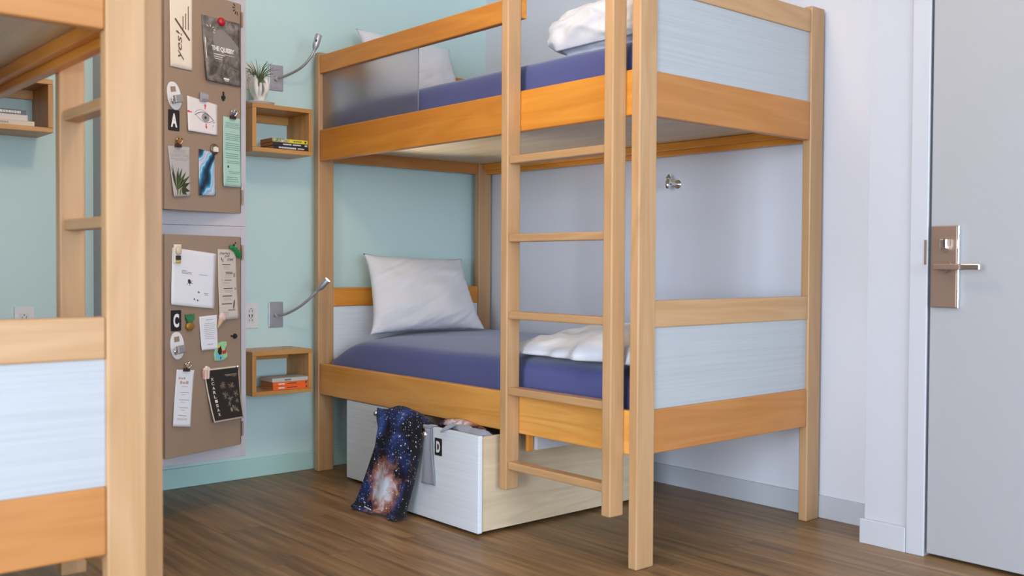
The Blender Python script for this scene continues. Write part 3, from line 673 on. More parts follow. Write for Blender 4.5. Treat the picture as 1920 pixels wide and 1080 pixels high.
# ------------------------------------------------------------------ hand vase and air plant
VC = Vector((.115, -1.342, 1.6135))
sa = MB().lathe([(0.0001, 0), (.040, 0), (.056, .006), (.064, .015), (.0655, .0165), (.062, .0165), (.053, .0085), (.0001, .006)], 40).build('saucer', M_ceramic); sa.location = VC
tag(sa, 'round white saucer under the hand vase on top of the upper shelf', 'saucer')
vs_ = MB()
def limb(p, r): vs_.tube(spline(p, 5), [r[min(int(i/((len(p)-1)*5+1)*len(r)), len(r)-1)] for i in range((len(p)-1)*5+1)], 12)
vs_.tube([(0, 0, 0), (0, 0, .006), (0, 0, .016), (0, 0, .034)], [.034, .033, .024, .019], 24)
for s in (-1, 1):
    for k, (xk, top) in enumerate(((-.0165, .114), (-.0055, .128), (.0055, .126), (.0165, .110))):
        fan = 1.0+.04*abs(k-1.5)
        p = [(xk*.7, s*.006, .022), (xk*1.05, s*.020, .052), (xk*fan*1.1, s*.026, .078), (xk*fan, s*.0245, .100), (xk*fan*.85, s*.018 if s > 0 else s*.022, top if s > 0 else top-.010)]
        vs_.tube(spline(p, 5), [(.0122 - .0040*(i/20)**1.5) for i in range(21)], 12); e = Vector(p[-1]); vs_.sphere(e, .0078, 12)
    vs_.sphere((0, s*.020, .056), .012, 20, (2.1, .85, 3.0))
    vs_.tube(spline([(.016, s*.008, .030), (.031, s*.012, .050), (.033, s*.011, .070), (.029, s*.008, .086)], 5), [.0085-.003*i/15 for i in range(16)], 12); vs_.sphere((.029, s*.008, .086), .0057, 12)
vase = vs_.build('hand_vase', M_ceramic, fix=False); vase.location = VC+Vector((0, 0, .0068))
rm = vase.modifiers.new('fuse', 'REMESH'); rm.mode = 'VOXEL'; rm.voxel_size = .0014; rm.use_smooth_shade = True
smo = vase.modifiers.new('smooth', 'SMOOTH'); smo.iterations = 5; smo.factor = .5
tag(vase, 'white ceramic vase shaped like two cupped hands on the upper shelf', 'vase')
M_leaf = mat('air_plant_green', (0.10, 0.13, 0.045), .6); M_leafr = mat('air_plant_base', (0.24, 0.10, 0.04), .7)
ap = thing('air_plant', 'spiky green air plant growing out of the hand vase', 'plant', VC+Vector((0, -.003, .080)))
rc = MB().lathe([(.0005, -.012), (.006, 0), (.009, .012), (.0075, .024), (.0005, .034)], 14); rc.build('stem_base', M_leafr, ap)
random.seed(11)
for i in range(30):
    a = i*2.4+random.uniform(-.2, .2); el = random.uniform(.15, 1.25); ln = random.uniform(.075, .118)
    dr_ = Vector((math.cos(a)*math.cos(el), math.sin(a)*math.cos(el), math.sin(el)))
    p0 = Vector((math.cos(a)*.005, math.sin(a)*.005, .012+random.uniform(0, .012)))
    up0 = Vector((dr_.x*.55, dr_.y*.55, .8)).normalized()
    pts = [p0, p0+up0*ln*.3, p0+up0*ln*.3+(up0+dr_).normalized()*ln*.35, p0+up0*ln*.3+(up0+dr_).normalized()*ln*.35+(dr_-Vector((0, 0, .35))).normalized()*ln*.42]
    q = spline(pts, 4); MB().tube(q, [.0026*(1-j/(len(q)-1))**.7+.0003 for j in range(len(q))], 6).build('leaf', M_leaf, ap)

# ------------------------------------------------------------------ lockers
LX, LY0, LY1 = .48, -1.995, -1.582
TH = math.radians(17.6); HNG = Vector((LX, -1.602, 0)); DR = Vector((math.sin(TH), -math.cos(TH), 0)); NN = Vector((math.cos(TH), math.sin(TH), 0)); RZ = TH+PI/2
def locker(label, z0, z1, d0, d1):
    r = thing('locker', label, 'locker', (.24, (LY0+LY1)/2, z0)); off = Vector(r.location); t = .0012*6
    b = MB(); b.box(.001, LX-.004, LY0, LY0+.006, z0, z1); b.box(.001, LX-.004, LY1-.006, LY1, z0, z1); b.box(.001, .006, LY0+.006, LY1-.006, z0, z1); b.box(.006, LX-.004, LY0+.006, LY1-.006, z0, z0+.006); b.box(.006, LX-.004, LY0+.006, LY1-.006, z1-.006, z1)
    b.build('carcass', M_lockf, r, off)
    f = MB(); f.box(LX-.004, LX, LY0, LY0+.022, z0, z1); f.box(LX-.004, LX, LY1-.0195, LY1, z0, z1); f.box(LX-.004, LX, LY0+.022, LY1-.0195, z0, d0+.004); f.box(LX-.004, LX, LY0+.022, LY1-.0195, d1-.004, z1)
    f.build('face_frame', M_lockf, r, off, bevel=.0008)
    dk = MB(); dk.box(.008, .010, LY0+.008, LY1-.008, z0+.008, z1-.008); dk.box(.011, LX-.006, LY0+.0075, LY0+.0085, z0+.008, z1-.008); dk.box(.011, LX-.006, LY1-.0085, LY1-.0075, z0+.008, z1-.008); dk.box(.011, LX-.006, LY0+.009, LY1-.009, z0+.008, z0+.010); dk.box(.011, LX-.006, LY0+.009, LY1-.009, z1-.010, z1-.008)
    dk.build('inner_lining', M_lockin, r, off)['label'] = 'dark inside of the locker'
    # door: hinged on the right, standing ajar
    def dp(u, n, z): return HNG + DR*u + NN*n + Vector((0, 0, z))
    V = [dp(u, n, z) for z in (d0, d1) for u, n in ((.0012, 0), (.358, 0), (.358, -.018), (.0012, -.018))]
    door_ = MB().add(V, [(0, 3, 2, 1), (4, 5, 6, 7), (0, 1, 5, 4), (1, 2, 6, 5), (2, 3, 7, 6), (3, 0, 4, 7)]).build('locker_door', M_lockd, r, off, bevel=.0015)
    door_['label'] = 'tan metal door standing ajar'
    for zc in (d0+.062, d1-.060):
        MB().cyl((LX+.0045, LY1-.0175, zc-.028), (LX+.0045, LY1-.0175, zc+.028), .0042, 12).build('hinge', M_bronze, door_, off)
    return r
locker('lower locker with a tan door ajar, marked with a letter C', .197, 1.0835, .244, 1.0445)
locker('upper locker with a tan door ajar, marked with a letter A', 1.0845, 2.02, 1.133, 1.933)

def DP(u, z, n=.0006): return HNG + DR*u + NN*n + Vector((0, 0, z))
def oval_lock(label, u, z, tilt):
    r = thing('cam_lock', label, 'lock', DP(u, z), RZ); r.rotation_euler = (0, tilt, RZ)
    w, h = .030, .050; n = 40
    pts = [(w*math.copysign(abs(math.cos(2*PI*k/n))**.9, math.cos(2*PI*k/n)), h*math.copysign(abs(math.sin(2*PI*k/n))**.95, math.sin(2*PI*k/n))) for k in range(n)]
    MB().prism(pts, -.006, 0).build('oval_plate', M_plastw, r, bevel=.002)
    o = box(-.0125, .0105, -.0064, -.0061, .014, .033).build('window', M_lockd, r); o['label'] = 'square tan opening'
    b = MB(); b.cyl((0, -.0062, -.012), (0, -.020, -.012), .012, 20); b.build('lock_barrel', M_chrome, r, bevel=.001)
    c = MB(); c.box(-.022, .014, -.034, -.0205, -.026, .002); c.build('padlock_body', M_steel, r, bevel=.004)
    MB().tube([(-.022+.003, -.027, -.02), (-.03, -.027, -.024), (-.032, -.026, -.014), (-.024, -.024, -.006)], .003, 10).build('shackle', M_chrome, r)
    return r
oval_lock('white oval lock fitting on the upper locker door above the letter A', .320, 1.537, -.22)
oval_lock('white oval lock fitting on the lower locker door below the letter C', .3085, .646, -.12)
letter_plate('A', .049, .074, 'black plate with a white letter A on the upper locker door', DP(.3185, 1.4505), RZ)
letter_plate('C', .045, .075, 'black plate with a white letter C on the lower locker door', DP(.311, .736), RZ)

# papers: built in the plane of the door, x to the viewer's right, front towards -y
class Paper:
    def __init__(s, name, label, cat, quad, m, curl=.006, side=0.0, n0=.0012, th=.0005, group=None):
        us = [q[0] for q in quad]; zs = [q[1] for q in quad]; s.uc = sum(us)/4; s.zc = sum(zs)/4
        s.q = [(-(u-s.uc), z-s.zc) for u, z in quad]     # TL TR BR BL
        s.curl, s.side, s.n0, s.th = curl, side, n0, th
        s.r = thing(name, label, cat, DP(s.uc, s.zc, 0), RZ, group)
        MB().slab(lambda a, b: (s.P(a, b), (0, -1, 0)), 12, 16, th).build('sheet', m, s.r)
    def P(s, a, b, lift=0.0):     # a: 0 left..1 right, b: 0 bottom..1 top
        (x0, z0), (x1, z1), (x2, z2), (x3, z3) = s.q
        tx, tz = x0+(x1-x0)*a, z0+(z1-z0)*a; bx, bz = x3+(x2-x3)*a, z3+(z2-z3)*a
        x = bx+(tx-bx)*b; z = bz+(tz-bz)*b
        y = -(s.n0+s.th) - s.curl*(1-b)**2 - s.side*((1-a)**2)*(1-b) - lift
        return Vector((x, y, z))
    def ink(s, name, m, texts=(), bars=(), polys=(), lab=None, lift=.0003):
        mb = MB()
        for t in texts:
            body, a0, a1, b0, b1 = t[:5]; kw = t[5] if len(t) > 5 else {}; rot = kw.pop('rot', 0) if kw else 0
            tv, tf = text_geo(body, **kw); vs = []
            for x, z in tv:
                if rot: x, z = (1-z), x
                vs.append(s.P(a0+(a1-a0)*x, b0+(b1-b0)*z, lift))
            mb.add(vs, tf)
        for a0, a1, b0, b1 in bars:
            n = 4; vs = []
            for k in range(n+1): vs += [s.P(a0+(a1-a0)*k/n, b0, lift), s.P(a0+(a1-a0)*k/n, b1, lift)]
            mb.add(vs, [(2*k, 2*k+2, 2*k+3, 2*k+1) for k in range(n)])
        for poly in polys: mb.add([s.P(a, b, lift) for a, b in poly], [tuple(range(len(poly)))])
        o = mb.build(name, m, s.r, fix=False)
        if lab: o['label'] = lab
        return o
def rows(b_top, b_bot, n, a0, a1, th=.35, jit=.15):
    out = []; st_ = (b_top-b_bot)/n
    for k in range(n):
        b = b_top-st_*(k+.5); j = random.uniform(0, jit)*(a1-a0); out.append((a0+j*.5, a1-j*.5, b-st_*th/2, b+st_*th/2))
    return out
def ell(ca, cb, ra, rb, n=16, a0=0, a1=2*PI, rot=0):
    out = []
    for k in range(n):
        t = a0+(a1-a0)*k/n; x, y = ra*math.cos(t), rb*math.sin(t); out.append((ca+x*math.cos(rot)-y*math.sin(rot), cb+x*math.sin(rot)+y*math.cos(rot)))
    return out
random.seed(3)
# 1 yes card
p = Paper('yes_card', 'tall cream card reading yes! sideways at the top left of the upper locker door', 'card', [(.3375, 1.925), (.2365, 1.925), (.2381, 1.6391), (.3355, 1.6397)], M_cream, .002, n0=.0015, th=.0015)
p.ink('printed_lettering', M_brownink, [('yes!', .26, .60, .10, .465, dict(rot=1, shear=.25, bold=.012)), ], bars=[(.56, .60, .50, .66), (.68, .72, .50, .70), (.80, .84, .50, .80)])
p.ink('slash', M_brownink, polys=[[(.20, .595), (.25, .615), (.90, .385), (.86, .36)]])
p.ink('small_print', M_brownink, bars=rows(.97, .90, 3, .35, .85, .3))
# 2 gig poster
M_photo = mat('grey_photo_print', (.2, .17, .145), .6); pv = coords(M_photo, (1, 1, 1), False)
pn = N(M_photo, 'ShaderNodeTexNoise', Scale=28.0, Detail=5.0, Distortion=.8); L(M_photo, pv, pn.inputs['Vector'])
L(M_photo, ramp(M_photo, pn.outputs[0], [(.3, (.06, .050, .042)), (.5, (.15, .128, .110)), (.7, (.28, .245, .215))]), bsdf(M_photo).inputs['Base Color'])
M_ph2 = mat('photo_light_tone', (.24, .215, .195), .6); M_ph3 = mat('photo_mid_tone', (.17, .15, .135), .6)
p = Paper('photo_poster', 'grey photo poster with white lettering under a red magnet on the upper locker door', 'poster', [(.1934, 1.8525), (.0075, 1.8567), (.0075, 1.6153), (.1815, 1.6154)], M_photo, .006, .010)
p.ink('pictured_arm', M_ph2, polys=[[(.26, .64), (.30, .78), (.40, .82), (.55, .83), (.74, .75), (.90, .66), (.97, .60), (.92, .52), (.80, .54), (.62, .50), (.45, .47), (.34, .50)]])
p.ink('pictured_hand', M_ph3, polys=[[(.70, .54), (.80, .58), (.95, .50), (.99, .40), (.93, .38), (.88, .44), (.86, .30), (.80, .30), (.80, .42), (.74, .46)], [(.60, .22), (.70, .28), (.98, .25), (.98, .24), (.72, .26), (.64, .16)]], lift=.0005)
p.ink('printed_title', M_paleink, [('THE QUISBY', .21, .84, .475, .565, dict(bold=.035, spacing=.92))], bars=[(.26, .56, .43, .442), (.26, .50, .395, .405), (.27, .48, .365, .373), (.04, .06, .34, .66), (.50, .66, .065, .09), (.52, .64, .045, .055), (.55, .84, .452, .457)], lift=.0008)
p.ink('printed_rays', M_paleink, polys=[[(.12+.0*k, .0+.0), (.12, .01), (.13, .01)] for k in range(0)] + [[(.20+.09*math.cos(a)-.008*math.sin(a), .80+.045*math.sin(a)+.004*math.cos(a)), (.20+.14*math.cos(a)-.008*math.sin(a), .80+.075*math.sin(a)+.004*math.cos(a)), (.20+.14*math.cos(a)+.008*math.sin(a), .80+.075*math.sin(a)-.004*math.cos(a)), (.20+.09*math.cos(a)+.008*math.sin(a), .80+.045*math.sin(a)-.004*math.cos(a))] for a in (-.6, .1, .8, 1.5, 2.2)], lift=.0008)
def dome(name, label, cat, u, z, r_, m, h=.008, n0=.0022, ring=None):
    o = MB().lathe([(.0001, h), (r_*.5, h*.93), (r_*.85, h*.6), (r_, h*.1), (r_, 0), (.0001, 0)], 26); t = thing(name, label, cat, DP(u, z, n0), RZ)
    rot = Matrix.Rotation(PI/2, 4, 'X'); o.v = [tuple(rot @ Vector(v)) for v in o.v]; o.build('cap', m, t)
    return t
dome('round_magnet', 'red round magnet holding the grey poster', 'magnet', .0997, 1.8445, .0165, mat('red_plastic', (.45, .01, .015), .3), .012)
# 3 eye card
p = Paper('eye_card', 'white square card with a drawn eye and red arrows on the upper locker door', 'card', [(.2601, 1.5473), (.1183, 1.5324), (.121, 1.4191), (.2628, 1.4203)], mat('pink_white_card', (.74, .68, .65), .8), .004, .006)
M_iris = mat('grey_iris', (.30, .28, .25), .8)
def arc(pts, w): # stroked polyline in paper coordinates
    out = []
    for (a, b), (c, d) in zip(pts, pts[1:]):
        l = math.hypot(c-a, d-b) or 1; nx_, ny_ = -(d-b)/l*w, (c-a)/l*w; out.append([(a+nx_, b+ny_), (a-nx_, b-ny_), (c-nx_, d-ny_), (c+nx_, d+ny_)])
    return out
lid = [(.24+.64*k/14, .50+.17*math.sin(PI*k/14)-.06*k/14) for k in range(15)]; low = [(.28+.60*k/14, .51-.14*math.sin(PI*k/14)-.06*k/14) for k in range(15)]; brow = [(.24+.6*k/12, .56+.17*math.sin(PI*(k/12)**.8)-.07*k/12) for k in range(13)]
p.ink('drawn_iris', M_iris, polys=[ell(.60, .49, .13, .14)])
p.ink('drawn_eye', M_ink, polys=arc(lid, .009)+arc(low, .006)+arc(brow, .004)+[ell(.60, .49, .04, .045)]+arc([(.82, .24), (.88, .30)], .005)+[[(.84, .38), (.92, .42), (.88, .37)]], lift=.0005)
def arrow(ca, cb, sa_, a): 
    pts = [(-.02, -.11), (.02, -.11), (.02, 0), (.055, 0), (0, .10), (-.055, 0), (-.02, 0)]; c_, s_ = math.cos(a), math.sin(a)
    return [(ca+(x*c_-y*s_)*sa_, cb+(x*s_+y*c_)*sa_) for x, y in pts]
p.ink('red_arrows', M_redink, polys=[arrow(.59, .84, .8, 0), arrow(.06, .56, .8, PI/2), arrow(.62, .22, .8, PI)])
r = thing('flat_clip', 'small silver square clip holding the eye card', 'clip', DP(.190, 1.551, .002), RZ); box(-.0155, .0155, -.010, 0, -.016, .016).build('clip_body', M_steel, r, bevel=.002); box(-.010, .020, -.0115, -.0102, -.008, .012).build('clip_face', M_chrome, r, bevel=.001)
# 4 black spade magnet
def silhouette(name, label, cat, u, z, polys, m, th=.004, rot=0):
    r = thing(name, label, cat, DP(u, z), RZ); r.rotation_euler = (0, rot, RZ); mb = MB()
    for q in polys: mb.prism(q, -th, 0)
    mb.build('body', m, r, bevel=.0006); return r
silhouette('pointer_magnet', 'small black spade-shaped magnet right of the eye card', 'magnet', .0897, 1.568, [[(-.003, .018), (.003, .018), (.003, .004), (.010, 0), (.008, -.008), (0, -.018), (-.009, -.008), (-.010, 0), (-.003, .004)]], M_black)
silhouette('pointer_magnet', 'small black spade-shaped magnet right of the white receipt on the lower door', 'magnet', .0381, .665, [[(-.003, .016), (.003, .016), (.003, .004), (.010, 0), (.008, -.008), (0, -.015), (-.009, -.008), (-.010, 0), (-.003, .004)]], M_black, .006, -1.5)
# 5 sun-ray decal
mb = MB()
for a in (2.5, 3.1, 3.7, 4.3, 4.9):
    ca, sa2 = math.cos(a), math.sin(a); mb.prism([(.010*ca+.0016*sa2, .012*sa2-.0016*ca), (.021*ca+.002*sa2, .025*sa2-.002*ca), (.021*ca-.002*sa2, .025*sa2+.002*ca), (.010*ca-.0016*sa2, .012*sa2+.0016*ca)], -.0006, 0)
r = mb.build('ray_decal', M_black); r.location = DP(.0215, 1.9115); r.rotation_euler = (0, 0, RZ); tag(r, 'five short black rays in the top right corner of the upper locker door', 'decal')
# 6 mint menu
p = Paper('mint_menu', 'long mint green printed strip hanging from a clip on the upper locker door', 'paper', [(.0899, 1.4945), (.0045, 1.4943), (.0045, 1.233), (.1006, 1.2319)], M_mint, .006, .008)
p.ink('printed_lines', mat('dark_mint_ink', (.16, .30, .25), .8), bars=rows(.93, .84, 4, .1, .95)+rows(.80, .79, 1, .35, .7)+rows(.77, .66, 4, .1, .95)+rows(.64, .52, 4, .08, .95)+rows(.49, .40, 3, .1, .92)+rows(.38, .33, 2, .15, .95)+rows(.23, .18, 2, .3, .95)+rows(.15, .06, 3, .15, .85))
p.ink('printed_emblem', M_ink, polys=[ell(.28, .285, .045, .02)])
def binder_clip(label, u, z, m, tilt=0):
    r = thing('binder_clip', label, 'clip', DP(u, z, .003), RZ); r.rotation_euler = (0, tilt, RZ)
    MB().prism([(-.014, -.016), (.014, -.016), (.011, -.004), (-.011, -.004)], -.009, 0).build('clamp', mat('clip_dark_metal', (.10, .07, .055), .35, .8), r, bevel=.001)
    for s in (-1, 1):
        MB().tube(spline([(s*.004, -.004, -.008), (s*.011, -.010, .002), (s*.013, -.013, .012), (s*.004, -.012, .018), (-s*.001, -.009, .008)], 4), .0022, 8).build('wire_loop', m, r)
    MB().cyl((0, -.001, .004), (0, -.010, .004), .007, 16).build('magnet_disc', m, r, bevel=.001)
    return r
binder_clip('silver clip at the top of the mint green strip', .0475, 1.505, M_chrome)
# 7 palm card
M_palm = mat('palm_photo_ground', (.44, .40, .37), .7)
p = Paper('palm_card', 'grey card printed with dark green palm leaves on the upper locker door', 'card', [(.3456, 1.3579), (.246, 1.3625), (.2489, 1.1848), (.3275, 1.178)], M_palm, .005, .006)
M_pg_ = mat('palm_dark_green', (.028, .040, .012), .6); M_pl = mat('palm_light_green', (.10, .14, .035), .6)
def frond(o_, tip, w): 
    a, b = o_; c, d = tip; l = math.hypot(c-a, d-b); nx_, ny_ = -(d-b)/l*w, (c-a)/l*w; return [(a, b), (a+(c-a)*.45+nx_, b+(d-b)*.45+ny_), (c, d), (a+(c-a)*.45-nx_, b+(d-b)*.45-ny_)]
p.ink('palm_leaves', M_pg_, polys=[frond((.22, .12), t_, w_) for t_, w_ in (((.03, .60), .05), ((.10, .66), .045), ((.42, .60), .07), ((.60, .58), .07), ((.80, .50), .06), ((.98, .42), .06))]+[frond((.5, .16), t_, .05) for t_ in ((.98, .28), (.80, .02), (.98, .10), (.62, .02))])
p.ink('palm_highlights', M_pl, polys=[frond((.22, .12), t_, .02) for t_ in ((.32, .56), (.52, .50), (.72, .48), (.9, .40))]+[frond((.2, .02), (.34, .2), .04), frond((.34, .02), (.5, .18), .04)], lift=.0006)
p.ink('printed_title', M_greyink, [('HOUSE', .22, .78, .865, .925), ('HURRICANE', .10, .95, .785, .85)], bars=[(.08, .98, .745, .757), (.28, .85, .715, .725)])
binder_clip('bronze clip at the top of the palm leaf card', .3045, 1.372, mat('gold_brass', (.55, .36, .16), .2, 1.0))
# 8 blue marbled card
M_mar = mat('blue_marbled_print', (.1, .3, .5), .5); v = coords(M_mar, (-8, 1, 5), False); w = N(M_mar, 'ShaderNodeTexWave', Scale=1.0, Distortion=6.5, Detail=3.0, bands_direction='DIAGONAL')
L(M_mar, v, w.inputs['Vector']); L(M_mar, ramp(M_mar, w.outputs[1], [(.0, (.004, .012, .03)), (.25, (.01, .10, .18)), (.5, (.06, .33, .52)), (.70, (.50, .64, .74)), (.86, (.14, .42, .60)), (.97, (.58, .52, .60))]), bsdf(M_mar).inputs['Base Color'])
Paper('marbled_card', 'blue and white marbled card under a round badge on the upper locker door', 'card', [(.2068, 1.3607), (.1314, 1.3526), (.1317, 1.194), (.2097, 1.1911)], M_mar, .004, .004)
r = dome('round_badge', 'round bronze badge holding the blue marbled card', 'badge', .1335, 1.3665, .0205, mat('badge_bronze', (.16, .11, .08), .35, .5), .007)
MB().prism([(-.012, -.010), (.012, -.010), (.012, .006), (0, .010), (-.012, .006)], -.0085, -.0068).build('badge_print', M_cream, r)
# 9 white square sheet
p = Paper('square_sheet', 'large white square sheet with dark specks on the lower locker door', 'paper', [(.3256, .9978), (.1243, .9775), (.1401, .7725), (.3379, .7945)], M_paper, .007, .0)
p.ink('printed_lines', M_greyink, bars=[(.22, .33, .615, .627), (.22, .44, .592, .604), (.22, .46, .569, .581), (.62, .82, .578, .588), (.74, .84, .25, .262), (.76, .84, .225, .235)])
rnd = random.Random(5); bug = []
for cx_, cz_, s_ in ((.40, .44, .035), (.62, .27, .014), (.52, .14, .013), (.60, .12, .014)):
    bug.append(ell(cx_, cz_, s_, s_*1.3, 9, rot=.5)); 
    for k in range(int(s_*200)): a = rnd.uniform(0, 6.28); bug += arc([(cx_, cz_), (cx_+math.cos(a)*s_*2.3, cz_+math.sin(a)*s_*2.3)], .0035)
p.ink('drawn_insects', M_ink, polys=bug)
dots = [ell(.35+rnd.uniform(0, .35), .12+rnd.uniform(0, .35), .003, .003, 5) for _ in range(26)]
p.ink('drawn_specks', M_greyink, polys=dots, lift=.0005)
r = thing('figure_magnet', 'cream figurine magnet at the top left corner of the white square sheet', 'magnet', DP(.3075, .975, .003), RZ)
box(-.0165, .0165, -.005, 0, -.034, .034).build('backing', M_cream, r, bevel=.002); MB().sphere((0, -.008, .012), .013, 14, (1, .6, 1.3)).build('figure_head', mat('cream_resin', (.66, .52, .36), .5), r)
box(-.010, .012, -.0075, -.0052, -.022, -.006).build('dark_window', M_ink, r); MB().sphere((0, -.007, -.028), .009, 12, (1.4, .5, .6)).build('yellow_trim', mat('mustard', (.5, .38, .05), .5), r)
# 10 pub crawl strip
p = Paper('pub_crawl_strip', 'long tan printed strip with hand-drawn black heading on the lower locker door', 'paper', [(.1166, .9956), (.0269, .995), (.0218, .7317), (.117, .7297)], M_tan, .010, .0)
p.ink('printed_title', M_ink, [('charlie\'s', .10, .66, .925, .965, dict(shear=.2, bold=.01)), ('pub', .36, .62, .875, .925, dict(shear=.2, bold=.01)), ('crawl', .50, .84, .835, .885, dict(shear=.2, bold=.01))], bars=[(.16, .20, .84, .88), (.24, .27, .82, .86)])
p.ink('printed_lines', M_brownink, bars=[(.22, .66, .775, .788), (.40, .78, .665, .678), (.40, .76, .645, .657), (.18, .22, .555, .565), (.32, .70, .555, .565), (.26, .74, .435, .448), (.2, .70, .325, .340), (.14, .68, .215, .230), (.46, .84, .125, .137)])
p.ink('small_print', mat('faint_brown_ink', (.33, .27, .22), .8), bars=rows(.765, .71, 3, .28, .62, .25)+rows(.63, .59, 2, .32, .74, .25)+rows(.54, .48, 3, .2, .62, .25)+rows(.425, .38, 2, .3, .76, .25)+rows(.31, .27, 2, .24, .68, .25)+rows(.115, .05, 3, .14, .5, .25)+[(.80, .92, .60, .66), (.84, .94, .42, .45)])
p.ink('drawn_leaf', M_brownink, polys=[ell(.78, .21, .085, .035, 12, rot=.9)], lift=.0005)
# green cactus-like magnet
r = thing('green_magnet', 'curved bright green magnet at the top right of the lower locker door', 'magnet', DP(.036, .990, .001), RZ)
MB().tube(spline([(-.022, -.007, .014), (-.010, -.008, .010), (.004, -.008, -.001), (.013, -.008, -.014), (.021, -.006, -.021)], 5), [.0075+.0025*math.sin(PI*i/20) for i in range(21)], 14).build('body', mat('bright_green_plastic', (.01, .20, .045), .35), r)
for q_, k_ in (((-.022, -.007, .014), .0078), ((.021, -.006, -.021), .0074)): MB().sphere(q_, k_, 12).build('rounded_end', mat('bright_green_plastic', (.01, .20, .045), .35), r)
MB().sphere((-.008, -.008, .022), .004, 10).sphere((-.002, -.010, .030), .003, 10).sphere((.004, -.010, .010), .003, 10).build('dark_beads', M_black, r)
MB().sphere((-.006, -.014, .016), .003, 10).sphere((.008, -.012, .006), .0025, 10).build('yellow_beads', M_yel, r)
# onion/pineapple magnet
r = thing('fruit_magnet', 'gold round fruit magnet with a green top beside the letter C', 'magnet', DP(.2545, .728, .001), RZ)
MB().sphere((0, -.008, -.015), .0175, 18, (1.1, .45, .9)).build('fruit', mat('gold_fruit', (.33, .17, .02), .35, .3), r)
gm = mat('dark_green_plastic', (.02, .16, .05), .45)
for a in (-.45, -.2, 0, .2, .45): MB().tube([(a*.01, -.006, -.002), (a*.03, -.009, .014), (a*.045, -.007, .030)], [.005, .0055, .0015], 8).build('leaf', gm, r)
# 7b small receipt
p = Paper('receipt', 'small white receipt with rows of print on the lower locker door', 'paper', [(.2056, .7454), (.1195, .7498), (.1197, .6217), (.2034, .6216)], M_paper, .005, .006)
p.ink('printed_lines', M_greyink, bars=rows(.90, .86, 1, .35, .8)+rows(.80, .30, 9, .18, .9, .2, .3)+rows(.2, .12, 1, .35, .75, .2))
r = thing('ice_cream_magnet', 'pink ice cream cone magnet at the corner of the tan strip', 'magnet', DP(.111, .727, .0055), RZ); r.rotation_euler = (0, .50, RZ)
MB().sphere((0, -.006, .016), .0165, 18, (1.1, .5, 1)).build('scoop', mat('pink_icing', (.74, .50, .45), .5), r); MB().tube([(0, -.005, .006), (0, -.005, -.030)], [.0115, .0015], 16).build('cone', mat('wafer', (.60, .38, .22), .7), r)
# colourful abstract magnet
r = thing('souvenir_magnet', 'colourful wavy souvenir magnet with red, black and green paint on the lower locker door', 'magnet', DP(.1035, .6125, .001), RZ)
out = [(-.031, -.034), (-.034, -.010), (-.030, .012), (-.016, .030), (.004, .036), (.026, .034), (.028, .022), (.018, .006), (.030, -.010), (.030, -.024), (.012, -.034), (-.010, -.036)]
MB().prism(out, -.004, 0).build('base', mat('pale_green_enamel', (.33, .60, .28), .35), r, bevel=.001)
MB().prism([(-.026, -.028), (-.026, .0), (-.012, -.012), (.008, -.020), (.016, -.030), (-.008, -.033)], -.0048, -.0041).build('painted_sea', mat('aqua_enamel', (.15, .50, .58), .35), r)
MB().prism([(-.016, .020), (-.004, .020), (.002, .002), (.0, -.012), (-.010, -.014), (-.018, -.004)], -.0056, -.0049).prism([(-.006, -.022), (-.002, -.022), (-.002, -.030), (-.006, -.030)], -.0056, -.0049).build('painted_dark_shape', mat('dark_red_enamel', (.05, .01, .01), .35), r)
MB().prism([(.004, .0), (.022, .004), (.022, -.010), (.004, -.012)], -.0056, -.0049).build('painted_red_panel', mat('red_enamel', (.55, .03, .02), .35), r)
MB().prism([(-.020, .022), (-.010, .026), (-.008, .016), (-.018, .012)], -.0063, -.0057).build('painted_yellow_patch', mat('yellow_enamel', (.75, .60, .08), .35), r)
# lower left white card with clip
p = Paper('folded_card', 'long white card hanging from a silver clip on the lower locker door', 'card', [(.308, .5598), (.2283, .551), (.2533, .3467), (.3321, .3593)], M_paper, .008, .0)
p.ink('printed_title', mat('soft_red_ink', (.52, .34, .26), .8), bars=[(.14, .24, .83, .87), (.27, .38, .83, .86), (.41, .52, .83, .87), (.24, .36, .75, .80), (.39, .54, .75, .785), (.57, .72, .75, .80)])
p.ink('printed_lines', M_greyink, bars=[(.36, .72, .70, .708), (.28, .78, .595, .605), (.36, .62, .555, .562), (.25, .82, .465, .475), (.34, .62, .425, .432), (.28, .78, .325, .335), (.38, .62, .285, .292), (.25, .72, .185, .195), (.20, .80, .135, .142), (.20, .76, .115, .122)])
binder_clip('silver clip at the top of the long white card on the lower door', .2680, .566, M_chrome, .1)
# black botanical poster
p = Paper('botanical_poster', 'black flower poster with cream border, lower right of the lower locker door', 'poster', [(.1861, .5493), (.0112, .5506), (.0062, .3501), (.1561, .3496)], mat('cream_border', (.62, .50, .38), .8), .020, .004)
M_pb = mat('poster_black', (.018, .013, .010), .6); p.ink('black_field', M_pb, polys=[], bars=[(.03, .97, .03+.0, .97)][:0])
mb = MB(); n_ = 10
vs = [p.P(.035+.93*i/n_, .03+.94*j/n_, .0003) for j in range(n_+1) for i in range(n_+1)]
mb.add(vs, [(j*(n_+1)+i, j*(n_+1)+i+1, (j+1)*(n_+1)+i+1, (j+1)*(n_+1)+i) for j in range(n_) for i in range(n_)]); mb.build('black_print', M_pb, p.r, fix=False)
for o in [o for o in p.r.children if o.name.startswith('black_field')]: bpy.data.objects.remove(o)
letters = 'XCARLISAX'
p.ink('vertical_title', M_cream, [(ch, .155+.012*k*.3, .235+.012*k*.3, .80-.083*k-.028, .80-.083*k+.028, dict(bold=.02)) for k, ch in enumerate(letters)], lift=.0008)
M_fl = mat('sepia_flower', (.16, .115, .075), .8); M_fl2 = mat('sepia_flower_light', (.30, .235, .17), .8)
rnd = random.Random(9); pts_ = []; pt2 = []
